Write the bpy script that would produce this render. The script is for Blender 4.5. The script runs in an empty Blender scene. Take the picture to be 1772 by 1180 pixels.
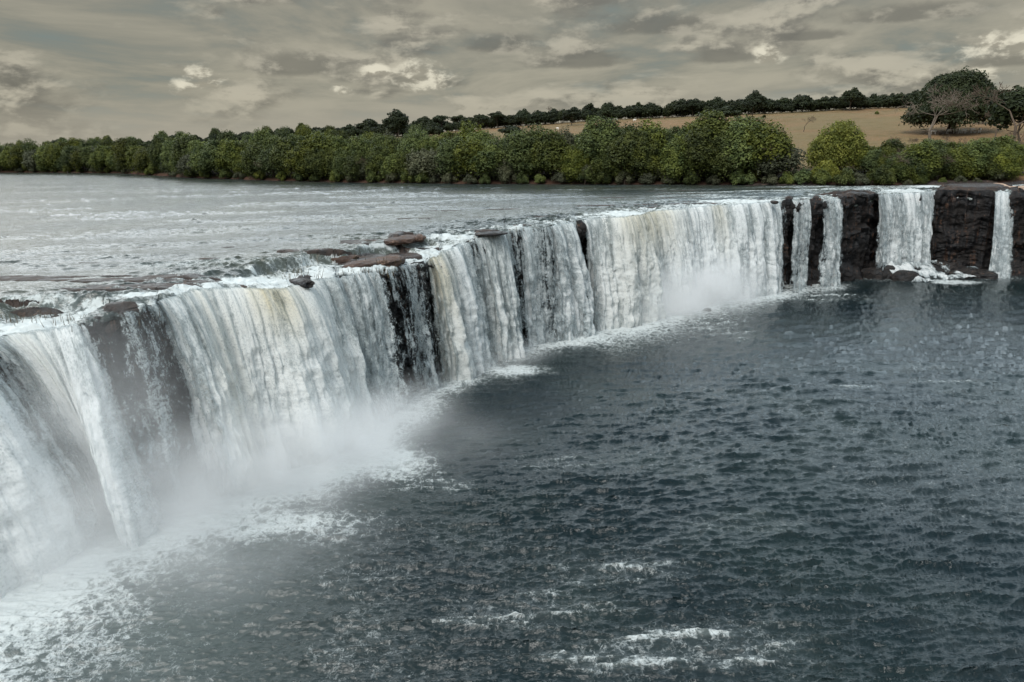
import bpy, math, random
import numpy as np
from mathutils import Matrix, Vector

random.seed(7)
rng = np.random.default_rng(11)
scene = bpy.context.scene
COL = scene.collection

# ------------------------------------------------------------------ camera
PW, PH, F = 1772.0, 1180.0, 1250.0
CAM = np.array([0.0, 0.0, 34.0])
TH = math.atan(349.0 / F)
PHI = math.radians(1.07)
Fv = np.array([0, math.cos(TH), -math.sin(TH)])
R0 = np.array([1.0, 0, 0]); U0 = np.array([0, math.sin(TH), math.cos(TH)])
Uv = U0 * math.cos(PHI) + R0 * math.sin(PHI)
Rv = R0 * math.cos(PHI) - U0 * math.sin(PHI)

cam_d = bpy.data.cameras.new("camera")
cam = bpy.data.objects.new("camera", cam_d); COL.objects.link(cam)
cam_d.sensor_width = 36.0
cam_d.lens = 36.0 * F / PW
cam_d.clip_start = 0.5; cam_d.clip_end = 60000
M = Matrix(((Rv[0], Uv[0], -Fv[0], CAM[0]), (Rv[1], Uv[1], -Fv[1], CAM[1]), (Rv[2], Uv[2], -Fv[2], CAM[2]), (0, 0, 0, 1)))
cam.matrix_world = M
scene.camera = cam

def ray(px, py):
    return Fv + Rv * ((px - PW / 2) / F) + Uv * (-(py - PH / 2) / F)
def onz(px, py, z):                      # where the sight line meets a level
    d = ray(px, py); t = (z - CAM[2]) / d[2]
    return CAM[0] + d[0] * t, CAM[1] + d[1] * t
def atdist(px, py, dist):                # a point on the sight line at a ground distance
    d = ray(px, py); t = dist / math.hypot(d[0], d[1])
    return CAM + d * t
def proj(x, y, z):
    d0, d1, d2 = x - CAM[0], y - CAM[1], z - CAM[2]
    w = d0 * Fv[0] + d1 * Fv[1] + d2 * Fv[2]
    return (PW / 2 + F * (d0 * Rv[0] + d1 * Rv[1] + d2 * Rv[2]) / w, PH / 2 - F * (d0 * Uv[0] + d1 * Uv[1] + d2 * Uv[2]) / w)

# ------------------------------------------------------------------ numpy noise
def _hash(ix, iy, iz, seed):
    h = (ix.astype(np.int64) * 374761393 + iy.astype(np.int64) * 668265263 + iz.astype(np.int64) * 2147483647 + seed * 974634777) & 0xFFFFFFFF
    h = ((h ^ (h >> 13)) * 1274126177) & 0xFFFFFFFF
    h = ((h ^ (h >> 15)) * 2246822519) & 0xFFFFFFFF
    return ((h ^ (h >> 16)) & 0xFFFFFF) / float(0xFFFFFF)
def vnoise(x, y, z=0.0, seed=0):         # value noise, 0..1
    x = np.asarray(x, float); y = np.asarray(y, float); z = np.asarray(z, float) + x * 0
    fx, fy, fz = np.floor(x), np.floor(y), np.floor(z)
    u, v, w = x - fx, y - fy, z - fz
    u = u * u * u * (u * (u * 6 - 15) + 10); v = v * v * v * (v * (v * 6 - 15) + 10); w = w * w * (3 - 2 * w)
    flat = not np.any(w)
    def c(a, b, d): return _hash(fx + a, fy + b, fz + d, seed)
    a = (c(0, 0, 0) * (1 - u) + c(1, 0, 0) * u) * (1 - v) + (c(0, 1, 0) * (1 - u) + c(1, 1, 0) * u) * v
    if flat: return a
    b = (c(0, 0, 1) * (1 - u) + c(1, 0, 1) * u) * (1 - v) + (c(0, 1, 1) * (1 - u) + c(1, 1, 1) * u) * v
    return a * (1 - w) + b * w
def fbm(x, y, z=0.0, oct=4, seed=0, gain=0.5, lac=2.03):
    s = 0.0; a = 1.0; t = 0.0
    for k in range(oct):
        cs, sn = math.cos(0.6 * k), math.sin(0.6 * k)
        s = s + a * vnoise((x * cs - y * sn) + 17.3 * k, (x * sn + y * cs) + 9.1 * k, z, seed + k)
        t += a; a *= gain; x = x * lac; y = y * lac; z = z * lac
    return s / t
def sstep(a, b, x):
    t = np.clip((x - a) / (b - a), 0, 1); return t * t * (3 - 2 * t)

def ocean_tile(N, L, peak, wdir, spread, seed, rms, hi=0.25):
    r = np.random.default_rng(seed)
    k1 = np.fft.fftfreq(N, L / N) * 2 * np.pi
    kx, ky = np.meshgrid(k1, k1, indexing='xy')
    k = np.hypot(kx, ky); k[0, 0] = 1
    kp = 2 * np.pi / peak
    P = np.exp(-1.25 * (kp / k) ** 2) / k ** 3.3 * np.exp(-(k / (2 * np.pi / hi)) ** 2)
    ang = np.arctan2(ky, kx) - wdir
    P *= (spread + (1 - spread) * np.abs(np.cos(ang)) ** 4)
    P[0, 0] = 0
    h = np.sqrt(P) * (r.normal(size=(N, N)) + 1j * r.normal(size=(N, N)))
    z = np.fft.ifft2(h).real; sc = rms / z.std(); h = h * sc; z = z * sc
    dx = np.fft.ifft2(-1j * kx / k * h).real; dy = np.fft.ifft2(-1j * ky / k * h).real
    return (z, dx, dy, L, N)
def samp(tile, x, y, rot=0.0):
    z, dx, dy, L, N = tile
    c, s = math.cos(rot), math.sin(rot)
    u = ((x * c - y * s) / L * N) % N; v = ((x * s + y * c) / L * N) % N
    i = np.floor(u).astype(int); j = np.floor(v).astype(int); a = u - i; b = v - j
    i %= N; j %= N; i1 = (i + 1) % N; j1 = (j + 1) % N
    def g(A): return (A[j, i] * (1 - a) + A[j, i1] * a) * (1 - b) + (A[j1, i] * (1 - a) + A[j1, i1] * a) * b
    X, Y = g(dx), g(dy)
    return g(z), X * c + Y * s, -X * s + Y * c

# ------------------------------------------------------------------ object helpers
def link_mesh(name, verts, faces, mat, parent=None, smooth=True, attrs=None):
    me = bpy.data.meshes.new(name)
    verts = np.asarray(verts, np.float32)
    faces = np.asarray(faces, np.int32)
    nv, nf, w = len(verts), len(faces), faces.shape[1]
    me.vertices.add(nv); me.vertices.foreach_set("co", verts.ravel())
    me.loops.add(nf * w); me.loops.foreach_set("vertex_index", faces.ravel())
    me.polygons.add(nf)
    me.polygons.foreach_set("loop_start", np.arange(0, nf * w, w, dtype=np.int32))
    me.polygons.foreach_set("loop_total", np.full(nf, w, np.int32))
    me.polygons.foreach_set("use_smooth", np.full(nf, smooth, bool))
    me.update(calc_edges=True); me.validate()
    if attrs:
        for k, a in attrs.items():
            at = me.attributes.new(k, 'FLOAT', 'POINT'); at.data.foreach_set("value", np.asarray(a, np.float32).ravel())
    if mat: me.materials.append(mat)
    o = bpy.data.objects.new(name, me); COL.objects.link(o)
    if parent: o.parent = parent
    return o
def grid_faces(nr, nc):
    i = np.arange(nr - 1)[:, None] * nc + np.arange(nc - 1)[None, :]
    return np.stack([i, i + 1, i + nc + 1, i + nc], -1).reshape(-1, 4)
def tag(o, label=None, cat=None, group=None, kind=None):
    if label: o["label"] = label
    if cat: o["category"] = cat
    if group: o["group"] = group
    if kind: o["kind"] = kind
    return o
def empty(name, loc, rz=0.0):
    o = bpy.data.objects.new(name, None); COL.objects.link(o)
    o.location = loc; o.rotation_euler = (0, 0, rz); return o

# ------------------------------------------------------------------ node helpers
class NT:
    def __init__(s, tree): s.t = tree; s.n = tree.nodes; s.l = tree.links
    def new(s, typ, **kw):
        n = s.n.new(typ)
        for k, v in kw.items(): setattr(n, k, v)
        return n
    def put(s, sock, v):
        if hasattr(v, 'is_output') or isinstance(v, bpy.types.NodeSocket): s.l.new(v, sock)
        elif v is not None: sock.default_value = v
    def m(s, op, a, b=None, c=None, clamp=False):
        n = s.new('ShaderNodeMath', operation=op, use_clamp=clamp)
        s.put(n.inputs[0], a)
        if b is not None: s.put(n.inputs[1], b)
        if c is not None: s.put(n.inputs[2], c)
        return n.outputs[0]
    def vm(s, op, a, b=None, sc=None):
        n = s.new('ShaderNodeVectorMath', operation=op)
        s.put(n.inputs[0], a)
        if b is not None: s.put(n.inputs[1], b)
        if sc is not None: s.put(n.inputs['Scale'], sc)
        return n.outputs[0] if op not in ('LENGTH', 'DOT_PRODUCT') else n.outputs[1]
    def noise(s, vec, scale=1.0, detail=4.0, rough=0.5, dist=0.0, col=False, typ='FBM'):
        n = s.new('ShaderNodeTexNoise'); n.noise_type = typ
        s.put(n.inputs['Vector'], vec); n.inputs['Scale'].default_value = scale
        n.inputs['Detail'].default_value = detail; n.inputs['Roughness'].default_value = rough
        s.put(n.inputs['Distortion'], dist)
        return n.outputs['Color'] if col else n.outputs[0]
    def rng(s, v, a, b, c=0.0, d=1.0, smooth=True):
        n = s.new('ShaderNodeMapRange', interpolation_type='SMOOTHSTEP' if smooth else 'LINEAR')
        s.put(n.inputs[0], v); s.put(n.inputs[1], a); s.put(n.inputs[2], b); s.put(n.inputs[3], c); s.put(n.inputs[4], d)
        return n.outputs[0]
    def mix(s, f, a, b):
        n = s.new('ShaderNodeMix', data_type='RGBA')
        s.put(n.inputs[0], f); s.put(n.inputs[6], a if not isinstance(a, tuple) else (*a, 1)); s.put(n.inputs[7], b if not isinstance(b, tuple) else (*b, 1))
        return n.outputs[2]
    def attr(s, name):
        n = s.new('ShaderNodeAttribute', attribute_name=name); return n.outputs['Fac']
    def xyz(s, x, y, z):
        n = s.new('ShaderNodeCombineXYZ'); s.put(n.inputs[0], x); s.put(n.inputs[1], y); s.put(n.inputs[2], z); return n.outputs[0]
    def sep(s, v):
        n = s.new('ShaderNodeSeparateXYZ'); s.put(n.inputs[0], v); return n.outputs
    def pos(s): return s.new('ShaderNodeNewGeometry').outputs['Position']
    def bump(s, h, strength, dist=1.0, nrm=None):
        n = s.new('ShaderNodeBump'); s.put(n.inputs['Height'], h); s.put(n.inputs['Strength'], strength); n.inputs['Distance'].default_value = dist
        if nrm: s.put(n.inputs['Normal'], nrm)
        return n.outputs[0]
def material(name):
    m = bpy.data.materials.new(name); m.use_nodes = True; m.node_tree.nodes.clear()
    t = NT(m.node_tree); out = t.new('ShaderNodeOutputMaterial'); return m, t, out
def princ(t, out, color, rough=0.6, nrm=None, spec=0.5, **kw):
    p = t.new('ShaderNodeBsdfPrincipled')
    t.put(p.inputs['Base Color'], (*color, 1) if isinstance(color, tuple) else color)
    t.put(p.inputs['Roughness'], rough); p.inputs['Specular IOR Level'].default_value = spec
    if nrm: t.put(p.inputs['Normal'], nrm)
    for k, v in kw.items(): t.put(p.inputs[k], v)
    if out: t.l.new(p.outputs[0], out.inputs[0])
    return p.outputs[0]

# ------------------------------------------------------------------ materials
def foam_lace(t, P, foam, s1=0.8, s2=3.3):
    w = t.noise(P, 0.35, 3, 0.6, col=True)
    Pw = t.vm('ADD', P, t.vm('SCALE', t.vm('SUBTRACT', w, (0.5, 0.5, 0.5)), sc=2.4))
    a = t.noise(Pw, s1, 5, 0.62); ra = t.m('SUBTRACT', 1.0, t.m('MULTIPLY', t.m('ABSOLUTE', t.m('SUBTRACT', a, 0.5)), 7.0), clamp=True)
    b = t.noise(Pw, s2, 4, 0.6); rb = t.m('SUBTRACT', 1.0, t.m('MULTIPLY', t.m('ABSOLUTE', t.m('SUBTRACT', b, 0.5)), 6.0), clamp=True)
    g = t.noise(P, 1.3, 5, 0.7)
    L = t.m('ADD', t.m('ADD', t.m('MULTIPLY', ra, 0.36), t.m('MULTIPLY', rb, 0.26)), t.m('MULTIPLY', g, 0.62))
    th = t.m('SUBTRACT', 1.12, t.m('MULTIPLY', foam, 1.05))
    return t.m('MULTIPLY', t.rng(L, t.m('SUBTRACT', th, 0.20), t.m('ADD', th, 0.32)), 0.92)

def make_water(name, deep, rough, bscale, bstr, foamcol=(0.60, 0.645, 0.65), stretch=(1, 1, 1)):
    m, t, out = material(name)
    P = t.pos()
    Ps = t.vm('MULTIPLY', P, stretch)
    f = t.attr('foam')
    mask = foam_lace(t, P, f)
    n1 = t.noise(Ps, bscale, 4, 0.6); n2 = t.noise(Ps, bscale * 3.7, 3, 0.6)
    hh = t.m('ADD', n1, t.m('MULTIPLY', n2, 0.35))
    nb = t.bump(hh, bstr, 0.25)
    silt = t.noise(P, 0.06, 3, 0.5)
    base = t.mix(t.rng(silt, 0.4, 0.65), deep, tuple(c * k for c, k in zip(deep, (1.5, 1.3, 1.1))))
    # aerated water: bubbles just under the surface lighten it close to the foam
    base = t.mix(t.m('MAXIMUM', t.m('MULTIPLY', t.m('POWER', f, 1.5), 0.85), t.attr('milk')), base, (0.26, 0.30, 0.29))
    w = princ(t, None, base, rough, nb, 0.5, IOR=1.333)
    fn = t.bump(t.noise(P, 6.0, 5, 0.7), 0.35, 0.06, nb)
    fc = t.mix(t.noise(P, 1.7, 4, 0.6), tuple(c * 0.72 for c in foamcol), foamcol)
    fo = princ(t, None, fc, 0.75, fn, 0.2)
    mx = t.new('ShaderNodeMixShader'); t.l.new(mask, mx.inputs[0]); t.l.new(w, mx.inputs[1]); t.l.new(fo, mx.inputs[2])
    t.l.new(mx.outputs[0], out.inputs[0])
    return m
M_POOL = make_water("pool_water", (0.004, 0.011, 0.014), 0.05, 3.0, 0.35, stretch=(0.5, 1.0, 1.0))
M_RIVER = make_water("river_water", (0.030, 0.040, 0.038), 0.16, 1.6, 0.5, stretch=(0.30, 1.0, 1.0))

def make_rock(name, c1, c2, c3, wet=0.35, scale=0.25):
    m, t, out = material(name)
    P = t.pos(); x, y, z = t.sep(P)
    Pl = t.xyz(t.m('MULTIPLY', x, 0.5), t.m('MULTIPLY', y, 0.5), t.m('MULTIPLY', z, 1.6))
    a = t.noise(P, scale, 6, 0.65, 0.5); b = t.noise(Pl, 0.9, 6, 0.6)
    Pv = t.xyz(t.m('MULTIPLY', x, 1.1), t.m('MULTIPLY', y, 1.1), t.m('MULTIPLY', z, 0.09))
    v = t.noise(Pv, 1.0, 5, 0.65)
    c = t.mix(t.rng(a, 0.40, 0.62), c1, c2)
    c = t.mix(t.m('MULTIPLY', t.rng(v, 0.54, 0.66), t.rng(b, 0.38, 0.6)), c, c3)
    h = t.m('ADD', t.m('MULTIPLY', b, 1.0), t.m('MULTIPLY', t.noise(P, 2.2, 6, 0.7), 0.5))
    nb = t.bump(h, 0.9, 0.5)
    princ(t, out, c, t.rng(a, 0.3, 0.7, wet, 0.85), nb, 0.28)
    return m
M_ROCK = make_rock("wet_basalt", (0.005, 0.005, 0.006), (0.012, 0.010, 0.0095), (0.085, 0.046, 0.030))
M_BED = make_rock("river_bed_rock", (0.022, 0.018, 0.017), (0.050, 0.036, 0.030), (0.10, 0.066, 0.05), 0.3, 0.5)
M_BOULDER = make_rock("boulder_rock", (0.012, 0.012, 0.013), (0.028, 0.024, 0.022), (0.07, 0.05, 0.04), 0.3, 0.8)
M_BROWN = make_rock("brown_rock", (0.045, 0.028, 0.022), (0.085, 0.053, 0.040), (0.14, 0.09, 0.065), 0.5, 0.6)

def make_fall():
    m, t, out = material("falling_water")
    s, h, cov, tint, sd = t.attr('su'), t.attr('hv'), t.attr('cov'), t.attr('tint'), t.attr('layer')
    v1 = t.xyz(t.m('MULTIPLY', s, 1.25), t.m('MULTIPLY', h, 0.10), sd)
    v2 = t.xyz(t.m('MULTIPLY', s, 3.4), t.m('MULTIPLY', h, 0.55), t.m('ADD', sd, 7.0))
    v3 = t.xyz(t.m('MULTIPLY', s, 8.0), t.m('MULTIPLY', h, 4.5), t.m('ADD', sd, 3.0))
    n1 = t.noise(v1, 1.0, 4, 0.6); n2 = t.noise(v2, 1.0, 5, 0.65, 0.4); n3 = t.noise(v3, 1.0, 4, 0.7)
    n4 = t.noise(t.xyz(t.m('MULTIPLY', s, 1.1), t.m('MULTIPLY', h, 0.75), t.m('ADD', sd, 21.0)), 1.0, 6, 0.68, 0.6)
    a = t.m('ADD', t.m('ADD', t.m('MULTIPLY', n1, 0.27), t.m('MULTIPLY', n2, 0.24)), t.m('ADD', t.m('MULTIPLY', n3, 0.24), t.m('MULTIPLY', n4, 0.34)))
    a = t.m('SUBTRACT', a, 0.04)
    th = t.m('ADD', 0.5, t.m('MULTIPLY', t.m('SUBTRACT', 0.5, cov), 0.52))
    al = t.rng(a, t.m('SUBTRACT', th, 0.04), t.m('ADD', th, 0.045))
    al = t.m('MULTIPLY', al, t.rng(cov, 0.0, 0.08))
    th2 = t.m('ADD', th, 0.16)
    thx = t.m('MAXIMUM', th, 0.34)
    dense = t.rng(a, thx, t.m('ADD', thx, 0.17))
    white = t.mix(tint, (0.84, 0.87, 0.875), (0.70, 0.60, 0.37))
    thin = t.mix(tint, (0.38, 0.43, 0.445), (0.36, 0.31, 0.18))
    c = t.mix(dense, thin, white)
    c = t.mix(t.m('MULTIPLY', t.rng(n3, 0.38, 0.50, 1.0, 0.0), 0.34), c, (0.36, 0.40, 0.41))
    hb = t.m('ADD', t.m('ADD', t.m('MULTIPLY', n2, 1.0), t.m('MULTIPLY', n3, 0.5)), t.m('MULTIPLY', n1, 0.7))
    nb = t.bump(hb, 0.55, 0.3)
    d = t.new('ShaderNodeBsdfDiffuse'); t.l.new(c, d.inputs[0]); t.l.new(nb, d.inputs['Normal'])
    tr = t.new('ShaderNodeBsdfTranslucent'); t.l.new(c, tr.inputs[0]); t.l.new(nb, tr.inputs['Normal'])
    m1 = t.new('ShaderNodeMixShader'); m1.inputs[0].default_value = 0.36; t.l.new(d.outputs[0], m1.inputs[1]); t.l.new(tr.outputs[0], m1.inputs[2])
    tp = t.new('ShaderNodeBsdfTransparent')
    m2 = t.new('ShaderNodeMixShader'); t.l.new(al, m2.inputs[0]); t.l.new(tp.outputs[0], m2.inputs[1]); t.l.new(m1.outputs[0], m2.inputs[2])
    t.l.new(m2.outputs[0], out.inputs[0])
    return m
M_FALL = make_fall()

def make_leaf(name, c1, c2, var=1.0):
    m, t, out = material(name)
    oi = t.new('ShaderNodeObjectInfo')
    P = t.pos()
    a = t.noise(P, 0.33, 4, 0.65)
    b = t.noise(P, 2.5, 2, 0.5)
    c = t.mix(t.rng(t.m('ADD', t.m('MULTIPLY', a, 0.84), t.m('MULTIPLY', b, 0.16)), 0.34, 0.66), c1, c2)
    hs = t.new('ShaderNodeHueSaturation')
    t.put(hs.inputs['Hue'], t.rng(oi.outputs['Random'], 0, 1, 0.5 - 0.022 * var, 0.5 + 0.018 * var, False))
    t.put(hs.inputs['Saturation'], t.rng(oi.outputs['Random'], 0, 1, 1.0 + 0.1 * var, 1.0 - 0.18 * var, False))
    rv = t.m('FRACT', t.m('MULTIPLY', oi.outputs['Random'], 7.31))
    t.put(hs.inputs['Value'], t.rng(rv, 0, 1, 1 - 0.38 * var, 1 + 0.45 * var, False))
    t.l.new(c, hs.inputs['Color'])
    d = princ(t, None, hs.outputs[0], 0.65, None, 0.25)
    tr = t.new('ShaderNodeBsdfTranslucent'); t.l.new(hs.outputs[0], tr.inputs[0])
    mx = t.new('ShaderNodeMixShader'); mx.inputs[0].default_value = 0.22
    t.l.new(d, mx.inputs[1]); t.l.new(tr.outputs[0], mx.inputs[2]); t.l.new(mx.outputs[0], out.inputs[0])
    return m
M_LEAF = make_leaf("riverside_foliage", (0.030, 0.046, 0.012), (0.108, 0.128, 0.026))
M_LEAFY = make_leaf("yellow_green_foliage", (0.075, 0.092, 0.013), (0.20, 0.20, 0.030), 0.2)
M_LEAFD = make_leaf("dark_foliage", (0.012, 0.019, 0.008), (0.032, 0.042, 0.015), 0.6)
M_LEAFG = make_leaf("grey_green_foliage", (0.055, 0.062, 0.034), (0.105, 0.11, 0.062), 0.5)
def make_bark(name, c1, c2):
    m, t, out = material(name); P = t.pos(); x, y, z = t.sep(P)
    n = t.noise(t.xyz(t.m('MULTIPLY', x, 5), t.m('MULTIPLY', y, 5), z), 1.2, 5, 0.6)
    princ(t, out, t.mix(n, c1, c2), 0.9, t.bump(n, 0.6, 0.1), 0.2); return m
M_BARK = make_bark("bark", (0.05, 0.038, 0.028), (0.14, 0.11, 0.085))
M_BARE = make_bark("pale_bare_bark", (0.095, 0.075, 0.058), (0.19, 0.155, 0.125))
M_TWIG = make_bark("dry_twigs", (0.065, 0.047, 0.034), (0.125, 0.095, 0.072))

def make_ground():
    m, t, out = material("dry_pasture"); P = t.pos()
    a = t.noise(P, 0.012, 5, 0.6); b = t.noise(P, 0.09, 6, 0.7); c = t.noise(P, 0.9, 5, 0.75)
    col = t.mix(t.rng(a, 0.42, 0.6), (0.185, 0.112, 0.058), (0.150, 0.110, 0.054))
    col = t.mix(t.rng(b, 0.50, 0.66), col, (0.115, 0.084, 0.036))
    col = t.mix(t.m('MULTIPLY', t.rng(c, 0.48, 0.60), 0.8), col, (0.105, 0.085, 0.045))
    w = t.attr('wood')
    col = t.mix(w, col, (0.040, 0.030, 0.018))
    sh = t.attr('shore')
    col = t.mix(sh, col, (0.060, 0.034, 0.024))
    princ(t, out, col, 0.95, t.bump(t.m('ADD', b, t.m('MULTIPLY', c, 0.4)), 0.9, 1.0), 0.1)
    return m
M_GROUND = make_ground()
def plain(name, c1, c2, scale=3.0, rough=0.8):
    m, t, out = material(name); n = t.noise(t.pos(), scale, 5, 0.6)
    princ(t, out, t.mix(n, c1, c2), rough, t.bump(n, 0.5, 0.2), 0.2); return m
M_COW = plain("white_hide", (0.55, 0.50, 0.44), (0.78, 0.75, 0.70))
M_COWB = plain("brown_hide", (0.12, 0.06, 0.035), (0.2, 0.11, 0.07))
M_SAND = plain("sandy_track", (0.26, 0.18, 0.13), (0.42, 0.31, 0.24), 0.8)
M_WOOD = plain("weathered_wood", (0.05, 0.04, 0.03), (0.12, 0.10, 0.08))
M_WEED = plain("river_weed", (0.04, 0.028, 0.018), (0.085, 0.07, 0.035))

# ------------------------------------------------------------------ lip of the falls
# px, py in the photograph and height of the lip there
LIP = [(-170, 640, 18.0), (-80, 606, 18.1), (0, 578, 18.3), (60, 567, 18.4), (120, 560, 18.6), (160, 546, 19.6), (205, 533, 20), (265, 520, 20), (300, 508, 20), (350, 500, 19.9),
       (420, 497, 19.4), (480, 497, 18.9), (520, 489, 18.7), (560, 481, 18.5), (640, 468, 18.4), (700, 456, 18.2), (750, 445, 18.1), (790, 425, 19.0), (830, 405, 19.8), (900, 394, 20), (960, 387, 20),
       (1000, 379, 20), (1040, 376, 20), (1100, 371, 20), (1160, 361, 20), (1260, 353, 20), (1370, 345, 20), (1440, 342, 20), (1520, 335, 20), (1620, 330, 20), (1720, 330, 20), (1772, 331, 20)]
lw = [(-150, -10, 18), (-112, 14, 18), (-84, 36, 18)]
lw += [(*onz(a, b, z), z) for a, b, z in LIP]
lw += [(160, 178, 20), (215, 188, 20), (300, 205, 20)]
lw = np.array(lw)
def catmull(P, n=24):
    out = []
    Q = np.vstack([2 * P[0] - P[1], P, 2 * P[-1] - P[-2]])
    for i in range(1, len(Q) - 2):
        p0, p1, p2, p3 = Q[i - 1], Q[i], Q[i + 1], Q[i + 2]
        for k in range(n):
            t = k / n
            out.append(0.5 * ((2 * p1) + (-p0 + p2) * t + (2 * p0 - 5 * p1 + 4 * p2 - p3) * t * t + (-p0 + 3 * p1 - 3 * p2 + p3) * t ** 3))
    out.append(Q[-2]); return np.array(out)
lc = catmull(lw)
seg = np.hypot(np.diff(lc[:, 0]), np.diff(lc[:, 1])); arc = np.concatenate([[0], np.cumsum(seg)])
SL = arc[-1]
S = np.arange(0, SL, 0.125)
LX, LY, LZ = (np.interp(S, arc, lc[:, k]) for k in range(3))
k = np.ones(33) / 33
def smooth(a): return np.convolve(np.pad(a, 16, 'edge'), k, 'valid')
LX, LY, LZ = smooth(LX), smooth(LY), smooth(LZ)
# small irregularities of the edge
tx, ty = np.gradient(smooth(smooth(LX))), np.gradient(smooth(smooth(LY))); tl = np.hypot(tx, ty); tx /= tl; ty /= tl
NX, NY = ty, -tx                        # outwards, over the pool
jit = (fbm(S * 0.16, S * 0, oct=4, seed=5) - 0.5) * 3.2 + (fbm(S * 0.9, S * 0 + 3, oct=3, seed=8) - 0.5) * 1.1
LX = LX + NX * jit; LY = LY + NY * jit
LPX, LPY = proj(LX, LY, LZ)
order_ok = (LY > 5)
def s_of_px(px):
    sel = np.where(order_ok & (S > 30))[0]
    xs = np.maximum.accumulate(LPX[sel])
    return np.interp(px, xs, S[sel])
COVP = [(-2000, 1), (-110, 1), (-75, .95), (-60, .62), (-22, .55), (-8, .8), (10, .95), (128, .92), (142, .5), (150, .46), (170, .40), (200, .47), (230, .45), (262, .42), (272, .5), (284, .92), (300, 1),
        (560, 1.0), (580, .74), (640, .62), (648, .56), (656, .50), (684, .46), (692, .38), (712, .55), (730, .36), (738, .45), (745, .9), (763, .95), (770, .8), (800, .95), (812, .62), (822, .60), (832, .85), (862, .9), (874, .6), (884, .46), (898, .50),
        (906, .8), (918, .75), (926, .52), (952, .50), (960, .8), (990, .85), (997, .6), (1001, .22), (1006, .22), (1012, .85), (1050, .92), (1070, 1), (1290, .96), (1345, .85), (1353, .5), (1358, .08), (1368, .10), (1374, .62), (1400, .66),
        (1406, .12), (1419, .12), (1427, .6), (1450, .68), (1456, .4), (1460, 0), (1516, 0), (1522, .72), (1560, .82), (1612, .84), (1619, .5), (1624, 0), (1719, 0), (1723, .8), (1742, .9), (1750, .5), (1754, 0), (4000, 0)]
cs = s_of_px(np.array([p for p, c in COVP])); COV = np.interp(S, cs, [c for p, c in COVP]); COV[S < 30] = 1
COV[S > s_of_px(1757)] = 0
def lipf(arr, s): return np.interp(s, S, arr)

def nearest(x, y, step=4):               # distance to the lip line and arc position (signed: + upstream)
    x = np.ravel(x); y = np.ravel(y)
    lx, ly, ss = LX[::step], LY[::step], S[::step]
    D = np.empty(len(x)); I = np.empty(len(x), int)
    for a in range(0, len(x), 20000):
        d = (x[a:a + 20000, None] - lx) ** 2 + (y[a:a + 20000, None] - ly) ** 2
        i = d.argmin(1); I[a:a + 20000] = i; D[a:a + 20000] = np.sqrt(d[np.arange(len(i)), i])
    s = ss[I]
    side = (x - lx[I]) * np.interp(s, S, NX) + (y - ly[I]) * np.interp(s, S, NY)
    return np.where(side < 0, D, -D), s

# ground distance from the camera foot to the lip / to the far bank by azimuth
LAZ = np.arctan2(LX, LY); LR = np.hypot(LX, LY)
def lip_r(az):
    sel = np.where(S > 20)[0]; a = np.maximum.accumulate(LAZ[sel]); return np.interp(az, a, LR[sel])
BANK = [(-900, 296), (-300, 297), (0, 298.5), (215, 300), (255, 303), (330, 308), (470, 313), (600, 316), (800, 319), (1100, 320.5), (1450, 321.5), (1560, 321), (1640, 319), (1700, 318), (1772, 319), (2200, 326)]
bk = np.array([onz(a, b, 20) for a, b in BANK]); BAZ = np.arctan2(bk[:, 0], bk[:, 1]); BR = np.hypot(bk[:, 0], bk[:, 1])
def bank_r(az): return np.interp(az, BAZ, BR)
def az_px(px):                            # azimuth of a column near the horizon
    d = ray(px, 280); return math.atan2(d[0], d[1])

# ------------------------------------------------------------------ pool (lower water)
tileA = ocean_tile(1024, 67.0, 5.0, math.radians(-80), 0.07, 3, 0.150, 0.14)
tileB = ocean_tile(512, 19.0, 1.1, math.radians(-88), 0.12, 4, 0.030, 0.08)
def throw(cov): return 2.6 + 2.4 * cov
az = np.radians(np.linspace(-50, 52, 1250))
rI = 1 / np.linspace(1 / 27.0, 1 / 1.0, 2)  # placeholder, replaced below
R0r = lip_r(az)
R0r = np.array([R0r[max(0, i - 14):i + 15].max() for i in range(len(R0r))])
R0r = np.convolve(np.pad(R0r, 14, 'edge'), np.ones(29) / 29, 'valid') + 2.5
t = np.linspace(0, 1, 640)[:, None]
rr = 1 / ((1 / 27.0) * (1 - t) + (1 / R0r)[None, :] * t)
inner = np.linspace(1.0, 26.5, 24)[:, None] * np.ones_like(R0r)[None, :]
rr = np.vstack([inner, rr])
X = rr * np.sin(az)[None, :]; Y = rr * np.cos(az)[None, :]
d, sn = nearest(X, Y); d = -d.reshape(X.shape); sn = sn.reshape(X.shape)
cv = lipf(smooth(smooth(smooth(COV))), sn)
za, xa, ya = samp(tileA, X * .60, Y * 1.35, 0.10); zb, xb, yb = samp(tileA, X * 1.3 + 31, Y * 2.9 + 11, -0.25)
zb = zb * .32; xb = xb * .25; yb = yb * .25
gust = .55 + .9 * fbm(X * .035 + 4, Y * .06, oct=3, seed=25)
calm = (0.45 + 0.55 * sstep(2, 40, d)) * gust
za = za / 1.22; xa = xa / 1.5; ya = ya / 1.35
Z = za * calm + zb + (fbm(X * 0.05, Y * 0.07, oct=3, seed=21) - .5) * 0.4
boil = np.exp(-np.maximum(d - 4, 0) / 9.0) * cv
Z = Z + boil * ((fbm(X * .35, Y * .35, oct=4, seed=23) - .42) * .8)
ch = .8
XX = X - ch * (xa * calm + .5 * xb); YY = Y - ch * (ya * calm + .5 * yb)
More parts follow.
